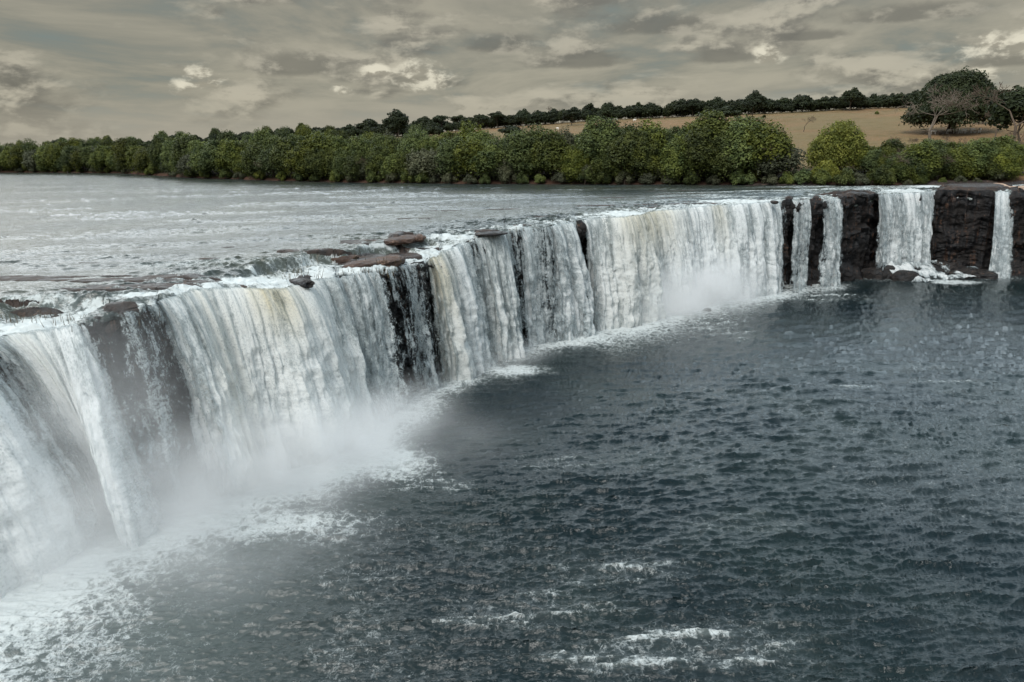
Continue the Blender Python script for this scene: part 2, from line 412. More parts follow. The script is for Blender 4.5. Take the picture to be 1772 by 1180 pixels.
# foam density: thick at the foot of the curtains, torn streaks drifting away from them
u = X * 0.7 - Y * 0.35; v = X * 0.35 + Y * 0.7
w1 = fbm(X * 0.045, Y * 0.045, oct=4, seed=31) ; w2 = fbm(X * .03 + 5, Y * .03, oct=4, seed=37)
px_, py_ = proj(X, Y, 0 * X)
near_left = sstep(900, 250, px_)         # the strong falls are the near ones
reach = 3.4 + 15.0 * near_left * cv + 4.0 * sstep(1000, 1080, px_) * sstep(1420, 1320, px_) * cv
dd = d - 4.0 + (w1 - .5) * (10 + 22 * near_left)
foam = np.exp(-np.maximum(dd, 0) ** 1.25 / np.maximum(reach, 2) ** 1.25) * (0.12 + .30 * near_left + .70 * cv)
# streak fields in the open pool
st = fbm(u * 0.035 + w2 * 2.5, v * 0.11 + w1 * 3.0, oct=5, seed=41)
milk = .34 * near_left * np.exp(-(d / 32) ** 2) * (.5 + 1.0 * w1)
foam = np.maximum(foam, .22 * near_left * np.exp(-(d / 30) ** 2))
foam = np.maximum(foam, 0.28 * sstep(0.54, 0.72, st) * (0.35 + .65 * near_left))
def blob(cx, cy, rx, ry, amp, rag=0.6):
    e = np.sqrt(((px_ - cx) / rx) ** 2 + ((py_ - cy) / ry) ** 2) + (w1 - .5) * 2 * rag + (fbm(X * .2, Y * .2, oct=3, seed=47) - .5) * rag
    return amp * sstep(1.25, 0.2, e)
# patches of foam that the pool carries, laid on the water where they drift
for b in [(1150, 1120, 260, 60, .62), (900, 1060, 260, 50, .5), (1480, 668, 60, 6, .50), (1650, 661, 190, 4, .52), (1600, 636, 60, 6, .42), (1230, 560, 110, 28, .58), (1420, 512, 120, 14, .55), (1290, 905, 160, 20, .36), (620, 985, 200, 30, .5), (700, 830, 200, 40, .62), (500, 905, 280, 55, .66), (160, 985, 230, 45, .68), (1040, 985, 160, 34, .46),
          (60, 960, 200, 90, .95), (300, 900, 170, 40, .85), (560, 800, 220, 60, .9), (1395, 716, 40, 5, .42), (1655, 488, 55, 5, .7), (880, 640, 110, 16, .8), (1160, 522, 190, 16, .8), (1740, 730, 60, 6, .4), (950, 800, 160, 30, .42)]:
    foam = np.maximum(foam, blob(*b) * (.30 + .66 * sstep(-.05, .35, za) if b[4] < .64 else .85))
crest = sstep(0.28, 0.50, za) * 0.30
foam = np.clip(foam + crest * (0.15 + .4 * near_left), 0, 1.12)
V = np.stack([XX, YY, Z], -1).reshape(-1, 3)
pool = link_mesh("pool", V, grid_faces(*X.shape)[:, ::-1], M_POOL, attrs={'foam': foam, 'milk': milk})
tag(pool, kind="structure")

# ------------------------------------------------------------------ upper river and its bed
az = np.radians(np.linspace(-50, 52, 1100))
r0 = lip_r(az) - 1.2; r1 = bank_r(az) + 4
t = np.linspace(0, 1, 560)[:, None] ** 1.15
rr = 1 / ((1 / r0)[None, :] * (1 - t) + (1 / r1)[None, :] * t)
X = rr * np.sin(az)[None, :]; Y = rr * np.cos(az)[None, :]
d, sn = nearest(X, Y, 2); d = d.reshape(X.shape); sn = sn.reshape(X.shape)
over = d < .2
X = np.where(over, lipf(LX, sn) - lipf(smooth(NX), sn) * .2, X); Y = np.where(over, lipf(LY, sn) - lipf(smooth(NY), sn) * .2, Y); d = np.where(over, .2, d)
lz = lipf(LZ, sn); cvr = lipf(smooth(COV), sn)
def upper_z(d, lz, X, Y):
    wob = (fbm(X * .12, Y * .12, oct=3, seed=51) - .5) * 7
    z = lz + (20.0 - lz) * sstep(6.5, 8.2, d + wob)
    return z - 0.35 * sstep(2.2, -0.3, d)
def cheb_z(X, Y):
    d, s = nearest(np.array([X]), np.array([Y]), 2); return float(upper_z(d, lipf(LZ, s), np.array([X]), np.array([Y]))[0])
base = upper_z(d, lz, X, Y)
tileC = ocean_tile(512, 83.0, 3.4, math.radians(-35), 0.2, 13, 0.07, 0.4)
zc, xc, yc = samp(tileC, X * 0.6 + Y * .12, Y, 0.3); zd, xd, yd = samp(tileB, X * .7, Y, 0.9)
ridge = (fbm(X * .035 + 3, Y * .16, oct=5, seed=55))
rapid = sstep(0.52, 0.68, ridge)
amp = 0.32 + .75 * rapid + 1.6 * sstep(22, 2, d)
Zw = base + (zc * 1.0 + zd * 0.45) * amp + rapid * 0.10
px_, py_ = proj(X, Y, base)
slope_foam = sstep(8.8, 6.5, d + (fbm(X * .12, Y * .12, oct=3, seed=51) - .5) * 7) * sstep(19.4, 18.6, lz)
wn = fbm(X * .25, Y * .6, oct=4, seed=57)
foam = (.50 - .14 * sstep(500, 200, px_)) * sstep(6, .5, d + (wn - .5) * 9) * cvr + 0.3 * slope_foam + .45 * sstep(.55, .66, wn) * sstep(14, 3, d) * (0.3 + cvr)
foam = np.maximum(foam, 0.26 * sstep(0.62, 0.74, ridge) * sstep(50, 15, d))
foam = np.maximum(foam, .40 * sstep(.5, .64, fbm(X * .06, Y * .5, oct=4, seed=58)) * sstep(900, 1300, px_) * sstep(45, 25, d))
def blob2(cx, cy, rx, ry, amp):
    e = np.sqrt(((px_ - cx) / rx) ** 2 + ((py_ - cy) / ry) ** 2) + (wn - .5) * 1.2
    return amp * sstep(1.25, 0.3, e)
for b in [(1075, 370, 60, 5, .95), (1300, 349, 90, 4, .95), (1608, 323, 34, 3, 1.1), (420, 487, 70, 8, .95), (680, 425, 60, 6, .8), (790, 410, 60, 6, .8), (250, 512, 60, 6, .8), (60, 520, 90, 9, .55), (1560, 331, 50, 3, .9), (330, 505, 60, 8, .8), (560, 462, 50, 4, .7), (1440, 337, 60, 2, .7)]:
    foam = np.maximum(foam, blob2(*b))
Zw = Zw - 1.6 * sstep(3, 0, d) * sstep(.3, .05, cvr)
Zw = Zw + 0.35 * np.clip(foam - .5, 0, 1) * (wn)
river = link_mesh("river", np.stack([X - xc * .8 * amp * (d > 2), Y - yc * .8 * amp * (d > 2), np.where(over, Zw - .5, Zw)], -1).reshape(-1, 3), grid_faces(*X.shape)[:, ::-1], M_RIVER, attrs={'foam': np.clip(foam, 0, 1.1)})
tag(river, kind="structure")

# bed: mostly drowned, breaking the surface as long low reefs and at the dry parts of the lip
bed = base - 0.75
reef = fbm(X * .05 + 9, Y * .30, oct=5, seed=61)
rock = fbm(X * .35, Y * .55, oct=5, seed=63)
dry = sstep(.50, .08, cvr)
bed = bed + .85 * sstep(.60, .78, reef) * sstep(120, 20, d)
bed = bed - .35 * sstep(3.5, .5, d) * sstep(.35, .6, cvr) + sstep(9, 0.5, d) * (0.16 + .95 * dry + (rock - .5) * (.55 + .8 * dry))
def rise(cx, cy, rx, ry, amp):
    e = np.sqrt(((px_ - cx) / rx) ** 2 + ((py_ - cy) / ry) ** 2) + (rock - .5) * 1.0
    return amp * sstep(1.2, 0.5, e)
for b in [(700, 412, 32, 6, 1.5), (640, 452, 62, 10, 1.35), (700, 444, 40, 7, 1.1), (570, 437, 45, 5, 1.1), (498, 435, 40, 3, .95), (365, 449, 35, 2.5, .9), (535, 485, 24, 5, 1.3), (60, 540, 90, 10, .95), (215, 535, 60, 10, 1.2), (20, 522, 60, 4, .95), (850, 402, 36, 4, 1.1), (610, 420, 40, 3, .9), (905, 392, 30, 3, 1.0),
          (1320, 345, 16, 1.5, .7), (1365, 344, 10, 2, 1.3), (1412, 343, 9, 2, 1.3), (1488, 337, 34, 5, 1.5), (1690, 327, 75, 8, 1.7), (1900, 330, 150, 10, 1.8), (760, 432, 18, 3, 1.0), (1005, 384, 10, 2, 1.0)]:
    bed = np.maximum(bed, base - .75 + rise(*b) + (rock - .5) * .25)
bed = bed + 0.9 * sstep(-6, 3, rr - bank_r(az)[None, :])
bed = bed - .5 * sstep(1.2, .2, d)
bed = np.where(over, bed - 1.0, bed)
sb = np.s_[::1, ::1]
bedo = link_mesh("river_bed", np.stack([X, Y, bed], -1).reshape(-1, 3), grid_faces(*X.shape)[:, ::-1], M_BED)
tag(bedo, kind="structure")

# ------------------------------------------------------------------ cliff
ss = np.arange(10, SL - 1, 0.22)
nrow = 120
q = np.linspace(0, 1, nrow)[:, None]
lx, ly, lz, nx, ny, cc = (lipf(a, ss)[None, :] for a in (LX, LY, LZ, smooth(NX), smooth(NY), COV))
topz = lz - 0.25 + 0.35 * sstep(.3, .08, cc)
zz = topz * (1 - q) + (-1.5) * q
sv = ss[None, :] + 0 * zz
out = .25 - .75 * sstep(.2, .5, cc) - 1.9 * sstep(0.015, 0.35, q) * (.45 + .55 * sstep(.05, .4, cc)) + 0.9 * sstep(.75, 1, q)
lay = fbm(sv * .12, zz * 0.42 + (fbm(sv * .2, zz * .1, oct=3, seed=70) - .5) * 3, oct=4, seed=71)
joint = fbm(sv * .45, zz * .10, oct=4, seed=73)
rough = fbm(sv * .8, zz * .8, oct=4, seed=75)
out = out + ((lay - .5) * 2.4 + (joint - .5) * 2.9 + (rough - .5) * .8) * sstep(0, .08, q)
out = out + 0.7 * np.floor((lay * .6 + joint * .25 + rough * .15) * 9) / 9 * sstep(0, .05, q)
V = np.stack([lx + nx * out, ly + ny * out, zz + (rough - .5) * .6], -1)
# back of the lip runs under the river bed
back = np.stack([lx[0] - nx[0] * 3.0, ly[0] - ny[0] * 3.0, topz[0] - .9], -1)[None]
V = np.vstack([back, V])
cliff = link_mesh("cliff", V.reshape(-1, 3), grid_faces(nrow + 1, len(ss)), M_ROCK)
tag(cliff, "long dark basalt cliff the river pours over, showing between the curtains", "cliff")

# ------------------------------------------------------------------ curtains of falling water
def tint_at(px, h):
    def g(c, w): return np.exp(-((px - c) / w) ** 2)
    tt = .55 * g(1120, 48) * np.exp(-(h / 6.0) ** 2) + .45 * g(1240, 14) * np.exp(-(h / 8) ** 2) + .60 * g(752, 12) * np.exp(-(h / 7) ** 2) + .22 * g(745, 22) \
        + .75 * g(460, 40) * np.exp(-((h - .5) / 3.5) ** 2) + .22 * g(340, 40) + .16 * g(1080, 60) + .12 * g(840, 30) + .10 * g(480, 160) + .15 * g(30, 50)
    return tt
def curtain(name, p0, p1, label, extra=0.0, smin=None, drift=0.0, thick=0.0):
    s0 = s_of_px(p0) if smin is None else smin; s1 = s_of_px(p1)
    zc_mid = max(40, LY[np.searchsorted(S, .5 * (s0 + s1))])
    ds = max(0.05, min(0.13, zc_mid / 722 * .75))
    ss = np.arange(s0, s1, ds)
    root = None
    hmax = float(np.interp(.5 * (s0 + s1), S, LZ)) + .4
    nr = 190
    parts = []
    for L in range(3):
        hh = np.concatenate([[-.02], np.linspace(0, 1, nr) ** 1.25])[:, None]
        lx, ly, lz, nx, ny, cc = (lipf(a, ss)[None, :] for a in (LX, LY, LZ, smooth(smooth(NX)), smooth(smooth(NY)), COV))
        h = hh * (lz + .5)
        h0 = np.maximum(h, 0)
        sv = ss[None, :] + 0 * h
        # strands wander sideways as they fall and break into billows lower down
        lump = fbm(sv * .55, h * .08, 11.0 * L + 1, oct=3, seed=81 + L)
        fine = fbm(sv * 1.7, h * .22 , 3.0 * L, oct=4, seed=84 + L)
        puff = fbm(sv * .8 , h * .7, 5.0 * L, oct=5, seed=87 + L)
        vel = (1.25 + 1.0 * cc + (lump - .5) * 1.3 + extra) * (1.0 - .24 * L)
        o = vel * np.sqrt(h0 / 4.905) - .15
        grow = sstep(0, 12, h0)
        o = o + (fine - .5) * (.35 + .6 * grow) + (puff - .5) * (0.15 + .75 * grow) + .1 * (1 - L)
        up = hh < 0
        o = np.where(up, -1.6, o)
        z = lz - h0 - .28 + .12 * (2 - L) * sstep(.5, 0, h0)
        z = np.where(up, lz - .12, z)
        side = (fine - .5) * .5 * grow
        tx_, ty_ = -ny, nx
        side = side + drift * (h0 / 19) ** .6 * (.45 + .55 * (sv - s0) / (s1 - s0))
        x = lx + nx * o + tx_ * side; y = ly + ny * o + ty_ * side
        cva = np.clip(cc * (.60, .80, .97)[L] + (.17, .16, .12)[L] * sstep(.7, .95, cc) + (lump - .5) * (.65, .45, .25)[L] - (.12 if L == 0 else 0) * sstep(.95, .3, cc), 0, 1.1)
        ew = min(2.2, .22 * (s1 - s0)) * (.5 + fine) * (.5 + .5 * grow)
        edge = np.clip((sv - s0) / ew, 0, 1) ** .7 * np.clip((s1 - sv) / ew, 0, 1) ** .7
        cva = cva * np.where(cc < .02, 0, 1) * edge
        cva = cva * sstep(-.3, .25, h)
        cva = cva + thick * sstep(2, 12, h0) * (cc > .3) * (1 + (puff - .5))
        pxx = lipf(LPX, ss)[None, :] + 0 * h
        tt = np.clip(tint_at(pxx, h0) * (0.3 + .75 * fine), 0, 1)
        keep_h = h
        V = np.stack([x, y, z], -1).reshape(-1, 3)
        o_ = link_mesh("water_curtain", V, grid_faces(nr + 1, len(ss)), M_FALL, attrs={'su': sv, 'hv': keep_h, 'cov': cva, 'tint': tt, 'layer': sv * 0 + 13.7 * L})
        parts.append(o_)
    root = parts[0]
    mid = len(ss) // 2
    root.name = name
    for o_ in parts[1:]:
        o_.name = "rear_curtain"; o_.parent = root
    tag(root, label, "waterfall")
    return root
curtain("waterfall", -420, -62, "nearest white waterfall plunging at the left edge of the view", .8, smin=32.0, drift=5.0, thick=.2)
curtain("waterfall", -70, 148, "foaming white waterfall second from left, dropping from a low broken ledge", 1.2, drift=6.0, thick=.22)
curtain("waterfall", 140, 282, "thin trickles over the misty grey rock face between the two nearest big falls", -.6, drift=2.0)
curtain("waterfall", 268, 668, "widest and tallest white waterfall with cream streaks, left of the brown rock platform", .8, thick=.08)
curtain("waterfall", 664, 1004, "row of slanting white curtains with dark streaks, right of the brown rock platform")
curtain("waterfall", 1002, 1362, "broad horseshoe waterfall with a golden brown crest and mist at its foot")
curtain("waterfall", 1364, 1412, "slim waterfall beside the broad misty one, first of two slim ones")
curtain("waterfall", 1414, 1464, "slim waterfall at the left side of the wide bare dark rock face")
curtain("waterfall", 1514, 1626, "square white waterfall landing on a pile of black boulders", -.4)
curtain("waterfall", 1716, 1758, "single narrow waterfall at the right end of the cliff, alone on dark rock", -.2, drift=3.0)

# ------------------------------------------------------------------ land
az = np.radians(np.linspace(-62, 62, 700))
rb = bank_r(az) - 1.0
RID = [(-600, 33), (0, 32.5), (200, 33.5), (420, 35), (600, 38), (700, 38.8), (860, 44), (1000, 47.5), (1200, 49.5), (1400, 50.5), (1560, 51.5), (1772, 52.5), (2300, 54)]
rz = np.interp(az, [az_px(p) for p, z in RID], [z for p, z in RID])
RR = np.interp(az, [az_px(-300), az_px(200), az_px(700), az_px(1772)], [820, 720, 620, 600])
t = np.linspace(0, 1, 260)[:, None]
rr = np.where(t < .75, 1 / ((1 / rb)[None, :] * (1 - t / .75) + (1 / (RR * 1.15))[None, :] * (t / .75)), 0)
t2 = np.clip((t - .75) / .25, 0, 1); far = (RR * 1.15)[None, :] * np.exp(t2 * math.log(25000 / 700))
rr = np.where(t < .75, rr, far)
def land_z(r, a):
    b = bank_r(a); R = np.interp(a, az, RR); z = np.interp(a, az, rz)
    q = np.clip((r - b - 2) / (R - b), 0, 1.0)
    zz = 20.9 + (z - 20.9) * (q ** .92)
    zz = np.where(r < b + 5, 19.6 + 1.4 * sstep(-1, 5, r - b), zz)
    zz = zz - sstep(1.0, 6.0, r / R) * np.maximum(z - 26, 0) 
    return zz
X = rr * np.sin(az)[None, :]; Y = rr * np.cos(az)[None, :]
A = az[None, :] + 0 * rr
Z = land_z(rr, A) + (fbm(X * .02, Y * .02, oct=4, seed=91) - .5) * 1.6 * sstep(10, 60, rr - rb[None, :]) + (fbm(X * .25, Y * .25, oct=3, seed=92) - .5) * .35
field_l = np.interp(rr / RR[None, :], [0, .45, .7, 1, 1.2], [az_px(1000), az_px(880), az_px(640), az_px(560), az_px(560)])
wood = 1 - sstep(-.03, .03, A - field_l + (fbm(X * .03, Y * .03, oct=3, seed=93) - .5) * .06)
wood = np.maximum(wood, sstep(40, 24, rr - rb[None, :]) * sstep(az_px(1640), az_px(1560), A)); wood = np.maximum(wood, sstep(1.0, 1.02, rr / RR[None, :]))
shore = sstep(9, 3, rr - rb[None, :])
land = link_mesh("ground", np.stack([X, Y, Z], -1).reshape(-1, 3), grid_faces(*X.shape)[:, ::-1], M_GROUND, attrs={'wood': wood, 'shore': shore})
tag(land, kind="structure")
def gz(x, y):
    r = math.hypot(x, y); a = math.atan2(x, y)
    return float(land_z(np.array([r]), np.array([a]))[0] + (fbm(np.array([x * .02]), np.array([y * .02]), oct=4, seed=91)[0] - .5) * 1.6 * float(sstep(10, 60, r - float(bank_r(a)) + 1)))
def on_land(px, py):                      # follow the sight line down to the slope
    lo = float(bank_r(az_px(px)))
    for dist in np.arange(lo, 900, 1.5):
        p = atdist(px, py, dist)
        if p[2] <= gz(p[0], p[1]): return p[0], p[1], gz(p[0], p[1])
    p = atdist(px, py, 640); return p[0], p[1], gz(p[0], p[1])

# ------------------------------------------------------------------ trees
def tube(V, Fc, p, q, ra, rb_, n=5):
    p = np.array(p, float); q = np.array(q, float); dd = q - p; L = np.linalg.norm(dd)
    if L < 1e-6: return
    dd /= L; a = np.cross(dd, [0.3, 0.2, 1.0]); a /= max(np.linalg.norm(a), 1e-6); b = np.cross(dd, a)
    i0 = len(V)
    for c, r in ((p, ra), (q, rb_)):
        for k in range(n):
            th = 2 * math.pi * k / n; V.append(c + (a * math.cos(th) + b * math.sin(th)) * r)
    for k in range(n):
        Fc.append((i0 + k, i0 + (k + 1) % n, i0 + n + (k + 1) % n, i0 + n + k))
def leaf_cards(P, Nn, size, r):           # leaf sprays: one bent quad each
    n = len(P)
    Nn = Nn / np.linalg.norm(Nn, axis=1, keepdims=True)
    a = np.cross(Nn, r.normal(size=(n, 3))); a /= np.linalg.norm(a, axis=1, keepdims=True); b = np.cross(Nn, a)
    s = size * r.uniform(.6, 1.35, (n, 1)); e = s * r.uniform(.5, .9, (n, 1))
    c0 = P - a * s; c1 = P - b * e * .9 + Nn * s * .18; c2 = P + a * s; c3 = P + b * e
    V = np.stack([c0, c1, c2, c3], 1).reshape(-1, 3); return V, np.arange(n * 4).reshape(-1, 4)
def crown_points(r, W, H, zb, nl, npt, droop=0.0, flat=1.0, inner=.12):
    lobes = []
    for i in range(nl):
        th = r.uniform(0, 2 * math.pi); ph = math.acos(r.uniform(-.35, 1.0))
        rad = .62 * r.uniform(.75, 1.05)
        c = np.array([math.cos(th) * math.sin(ph) * W * rad, math.sin(th) * math.sin(ph) * W * rad, zb + H * .46 + math.cos(ph) * H * .42 * r.uniform(.85, 1.1)])
        lobes.append((c, r.uniform(.26, .42) * W, r.uniform(.20, .32) * H * flat))
    P = []; Nn = []
    cen = np.array([0, 0, zb + H * .42])
    per = npt // nl
    for c, rw, rh in lobes:
        # sub-lobes make the knobbly outline
        v = r.normal(size=(per, 3)); v /= np.linalg.norm(v, axis=1, keepdims=True)
        v[:, 2] = np.where((v[:, 2] < -.2) & (r.random(per) < .6), -v[:, 2], v[:, 2])
        sub = 1 + .22 * np.sin(v[:, 0] * 6 + c[0] * 5) * np.sin(v[:, 1] * 6 + c[1]) + .12 * np.sin(v[:, 2] * 11 + c[2])
        rad = np.where(r.random(per) < inner, r.uniform(.45, .9, per), r.uniform(.88, 1.08, per)) * sub
        p = c + v * np.array([rw, rw, rh]) * rad[:, None]
        p[:, 2] -= droop * np.maximum(0, np.hypot(p[:, 0], p[:, 1]) - W * .6)
        P.append(p); nn = v * .9 + r.normal(size=(per, 3)) * .42; Nn.append(nn)
    P = np.vstack(P); Nn = np.vstack(Nn)
    ok = P[:, 2] > .15; return P[ok], Nn[ok], lobes
def make_tree(name, seed, W, H, zb, nl, npt, leaf, lsize, bark=M_BARK, flat=1.0, trunks=1, tr=.28, droop=0.0, link=True):
    r = np.random.default_rng(seed)
    P, Nn, lobes = crown_points(r, W, H - zb, zb, nl, npt, droop, flat)
    root = empty(name, (0, 0, 0))
    V, Fc = leaf_cards(P, Nn, lsize, r)
    link_mesh("crown", V, Fc, leaf, root, smooth=False)
    TV, TF = [], []
    for k in range(trunks):
        b0 = np.array([0.0, 0, -.4]) if trunks == 1 else np.array([r.uniform(-.12, .12) * W, r.uniform(-.12, .12) * W, -.4])
        p = b0.copy(); rad = tr
        top = zb + (H - zb) * .45
        for j in range(4):
            q = b0 + (np.array([r.uniform(-.05, .05) * W, r.uniform(-.05, .05) * W, top]) - b0) * ((j + 1) / 4)
            q[:2] += r.normal(size=2) * .12; tube(TV, TF, p, q, rad, rad * .82, 6); p = q; rad *= .82
            if j >= 1:
                for c, rw, rh in lobes[(k + j) % 3::5]:
                    mid = (p + c) / 2 + r.normal(size=3) * .3; mid[2] -= .2
                    tube(TV, TF, p, mid, rad * .6, rad * .4, 5); tube(TV, TF, mid, c, rad * .4, rad * .12, 4)
    link_mesh("trunk", TV, TF, bark, root)
    return root
def make_bare(name, seed, H, mat, spread=.55, depth=6, base=.30, twig=.02, forks=(2, 3)):
    r = np.random.default_rng(seed)
    root = empty(name, (0, 0, 0)); TV, TF = [], []; BV, BF = [], []
    def grow(p, dr, L, rad, dep):
        n = 2
        for i in range(n):
            dr = dr + r.normal(size=3) * .10; dr /= np.linalg.norm(dr)
            q = p + dr * L / n
            (tube(TV, TF, p, q, rad, rad * .86, 5) if dep >= depth - 1 else tube(BV, BF, p, q, rad, rad * .86, 3)); p = q; rad *= .86
        if dep == 0: return
        for i in range(int(r.integers(forks[0], forks[1] + 1)) + (dep < 3)):
            nd = dr + r.normal(size=3) * spread; nd[2] = abs(nd[2]) * .8 + .10 if dep > 2 else nd[2]
            nd /= np.linalg.norm(nd); grow(p, nd, L * r.uniform(.62, .85), max(rad * .62, twig), dep - 1)
    grow(np.array([0, 0, -.3]), np.array([0, 0, 1.0]), H * .27, base, depth)
    link_mesh("branches", BV, BF, mat, root); link_mesh("trunk", TV, TF, mat, root)
    return root
def kids(o): return [c for c in bpy.data.objects if c.parent == o]
KID = {}
def place(proto, x, y, z, sc, rz, label, cat="tree", group=None, sz=None):
    if proto not in KID: KID[proto] = [kids(proto), False]
    ch, used = KID[proto]
    if not used: o = proto; KID[proto][1] = True
    else:
        o = proto.copy(); COL.objects.link(o)
        for c in ch:
            d = c.copy(); COL.objects.link(d); d.parent = o
    o.location = (x, y, z); o.rotation_euler = (0, 0, rz); o.scale = (sc, sc, sc if sz is None else sz)
    tag(o, label, cat, group); return o

RIV = [make_tree("riverside_tree", 100 + i, 6.2, 13.5, .6, 30 + 3 * i, 15000, M_LEAF, .265, flat=1.05, droop=.25) for i in range(5)]
RIVG = [make_tree("riverside_tree", 120 + i, 5.6, 11.5, .4, 26, 11000, M_LEAFG, .25, droop=.3) for i in range(2)]
SHR = [make_tree("river_bush", 140 + i, 3.6, 5.0, .05, 14, 3600, M_LEAF, .26, droop=.25, tr=.1, trunks=3) for i in range(3)]
SHRG = [make_tree("river_bush", 150 + i, 3.8, 4.6, .05, 12, 3000, M_LEAFG, .22, droop=.3, tr=.08, trunks=3) for i in range(2)]
DARK = [make_tree("pasture_tree", 160 + i, 5.8, 11.5, 3.2, 14, 4200, M_LEAFD, .42, trunks=1, tr=.26, flat=.85) for i in range(4)]
FLATT = [make_tree("spreading_tree", 170 + i, 7.5, 11.0, 6.2, 12, 3000, M_LEAFD, .40, trunks=2, tr=.22, flat=.9) for i in range(2)]
cnt = {}
def zone(px):
    if px < 230: return "by the far left bend"
    if px < 560: return "on the left part of the bank"
    if px < 760: return "below the round tree"
    if px < 1080: return "opposite the brown platform"
    if px < 1330: return "behind the broad misty fall"
    if px < 1520: return "behind the slim falls"
    return "above the square white fall"
r = random.Random(5)
# first row: crowns hanging over the water
specs = []
px = -130
while px < 1760:
    a = az_px(px); b = float(bank_r(a)); w = 9.2 / b * F
    specs.append((px, 0)); px += w * r.uniform(.42, .8)
SZ = ["tall", "middle-sized", "low"]
for px, _ in specs:
    if 1378 < px < 1528: continue
    a = az_px(px); b = float(bank_r(a)) + r.uniform(3.0, 6.0)
    sc = r.choice([r.uniform(.55, .8), r.uniform(.85, 1.05), r.uniform(1.0, 1.2)])
    if px > 1190: sc *= 1.06
    if px > 1520: sc = r.uniform(.42, .55)
    if px > 1640 and px < 1700: sc = .5
    x, y = b * math.sin(a), b * math.cos(a)
    grey = r.random() < .16
    pr = r.choice(RIVG if grey else RIV)
    sc *= 1.28
    place(pr, x, y, gz(x, y) - .8, sc, r.uniform(0, 6.28), f"{'grey-green' if grey else 'leafy green'} tree overhanging the water {zone(px)}", group="front row of riverside trees " + zone(px), sz=sc * r.uniform(.8, 1.05) / 1.28)
# second and third rows
for row, (off, s0, s1) in enumerate(((13, .9, 1.15), (25, .85, 1.2))):
    px = -150
    while px < (1500 if row == 0 else 1440):
        a = az_px(px); b = float(bank_r(a)) + off * r.uniform(.8, 1.25); x, y = b * math.sin(a), b * math.cos(a)
        sc = r.uniform(s0, s1)
        if px > 1240: sc *= .96
        if row == 1 and px > 900: sc *= .8
        pr = r.choice(RIV + RIV + RIVG)
        if 1360 < px < 1535: px += 14; continue
        place(pr, x, y, gz(x, y) - .5, sc, r.uniform(0, 6.28), f"tree crown showing above the front row {zone(px)}", group="second row of riverside trees " + zone(px), sz=sc * (r.uniform(.86, 1.08)))
        px += 9.5 / b * F * r.uniform(.6, 1.1)
for i, (px, k_, lab) in enumerate([(1040, 1.22, "tall rounded crown rising above its neighbours right of the brown platform"), (1120, 1.12, "broad crown above the golden crest of the misty fall"), (1235, 1.32, "tallest green crown of the belt, behind the middle of the misty fall"), (1285, 1.2, "tall green crown just right of the belt's tallest one"), (560, 1.15, "tall crown of the belt above the widest fall"), (330, 1.1, "rounded crown jutting out at the bend on the left"), (930, 1.1, "rounded crown above the row of slanting curtains")]):
    a = az_px(px); b = float(bank_r(a)) + 11; x, y = b * math.sin(a), b * math.cos(a)
    place(RIV[i % 5], x, y, gz(x, y) - .5, k_ * 1.25, i * 2.1, lab, sz=k_ * .98)
# bushes at the water's edge
px = -60
while px < 1700:
    a = az_px(px); b = float(bank_r(a)) + r.uniform(.2, 1.2); x, y = b * math.sin(a), b * math.cos(a)
    g = r.random() < .4
    sc = r.uniform(.55, .95)
    if 1560 < px < 1700: sc *= .6
    place(r.choice(SHRG if g else SHR), x, y, 19.8, sc, r.uniform(0, 6.28), f"{'greyish' if g else 'green'} low bush at the waterline {zone(px)}", "bush", "bushes along the waterline " + zone(px))
    px += r.uniform(20, 44)
# the yellow-green lobed tree and its smaller neighbour
Y1 = make_tree("riverside_tree", 201, 7.4, 12.5, .4, 60, 30000, M_LEAFY, .205, flat=.75, droop=.3)
x, y, z = *onz(1448, 314, 20), 20; k_ = 1.0
place(Y1, x, y, 20.0, 1.34, .4, "large domed yellow-green tree, the brightest on the far bank", sz=1.26)
Y2 = make_tree("riverside_tree", 202, 4.4, 6.0, .1, 26, 11000, M_LEAFY, .2, flat=.9, droop=.3)
x, y = onz(1424, 319.5, 20); place(Y2, x, y, 20.0, 1.0, 1.4, "small rounded yellow-green tree at the water in front of the big domed one")
Y3 = make_tree("riverside_tree", 203, 5.0, 8.2, .1, 18, 7000, M_LEAFY, .28, flat=.95, droop=.3)
x, y = onz(1305, 317.5, 20); place(Y3, x, y, 20.2, 1.15, 2.4, "green tree with a bright left side next to the misty fall's right end")
for i, (px, py, sc) in enumerate([(1580, 300, .52), (1680, 300, .55), (1745, 296, .55), (1640, 310, .5), (1715, 305, .45), (1530, 310, .55), (1600, 312, .42)]):
    x, y, z = on_land(px, py)
    place(RIV[i % 5], x, y, z - .3, sc, i * 1.3, ["dark green bush tree below the bare pale tree", "light green bush tree between the pasture and the track", "green bush tree at the right frame edge", "dark round bush above the white rapids", "low green bush beside the sandy track", "dark bush tree right of the yellow-green dome", "small bush left of the white rapids"][i])

for i in range(16):
    px = 1505 + i * 17 + r.uniform(-6, 6); a = az_px(px); b = float(bank_r(a)) + r.choice([5, 10, 16]) * r.uniform(.8, 1.2); x, y = b * math.sin(a), b * math.cos(a)
    sc = r.uniform(.62, .88)
    place(r.choice(RIV), x, y, gz(x, y) - .5, sc * 1.2, r.uniform(0, 6.28), "dark green bushy tree of the thicket above the square fall and dry rock", group="thicket above the square fall", sz=sc * .8)
# big dark spreading tree on the pasture
BIG = make_tree("fig_tree", 301, 18.5, 23.0, 1.4, 80, 95000, M_LEAFD, .46, trunks=9, tr=.5, flat=.85, droop=.55)
x, y, z = on_land(1648, 231)
kk = math.hypot(x, y) / 320.0 * .86
place(BIG, x, y, z, kk, .3, "huge dark dome-shaped tree on the dry pasture with cattle in its shade", sz=kk * .98)
BIGPOS = (x, y, z)
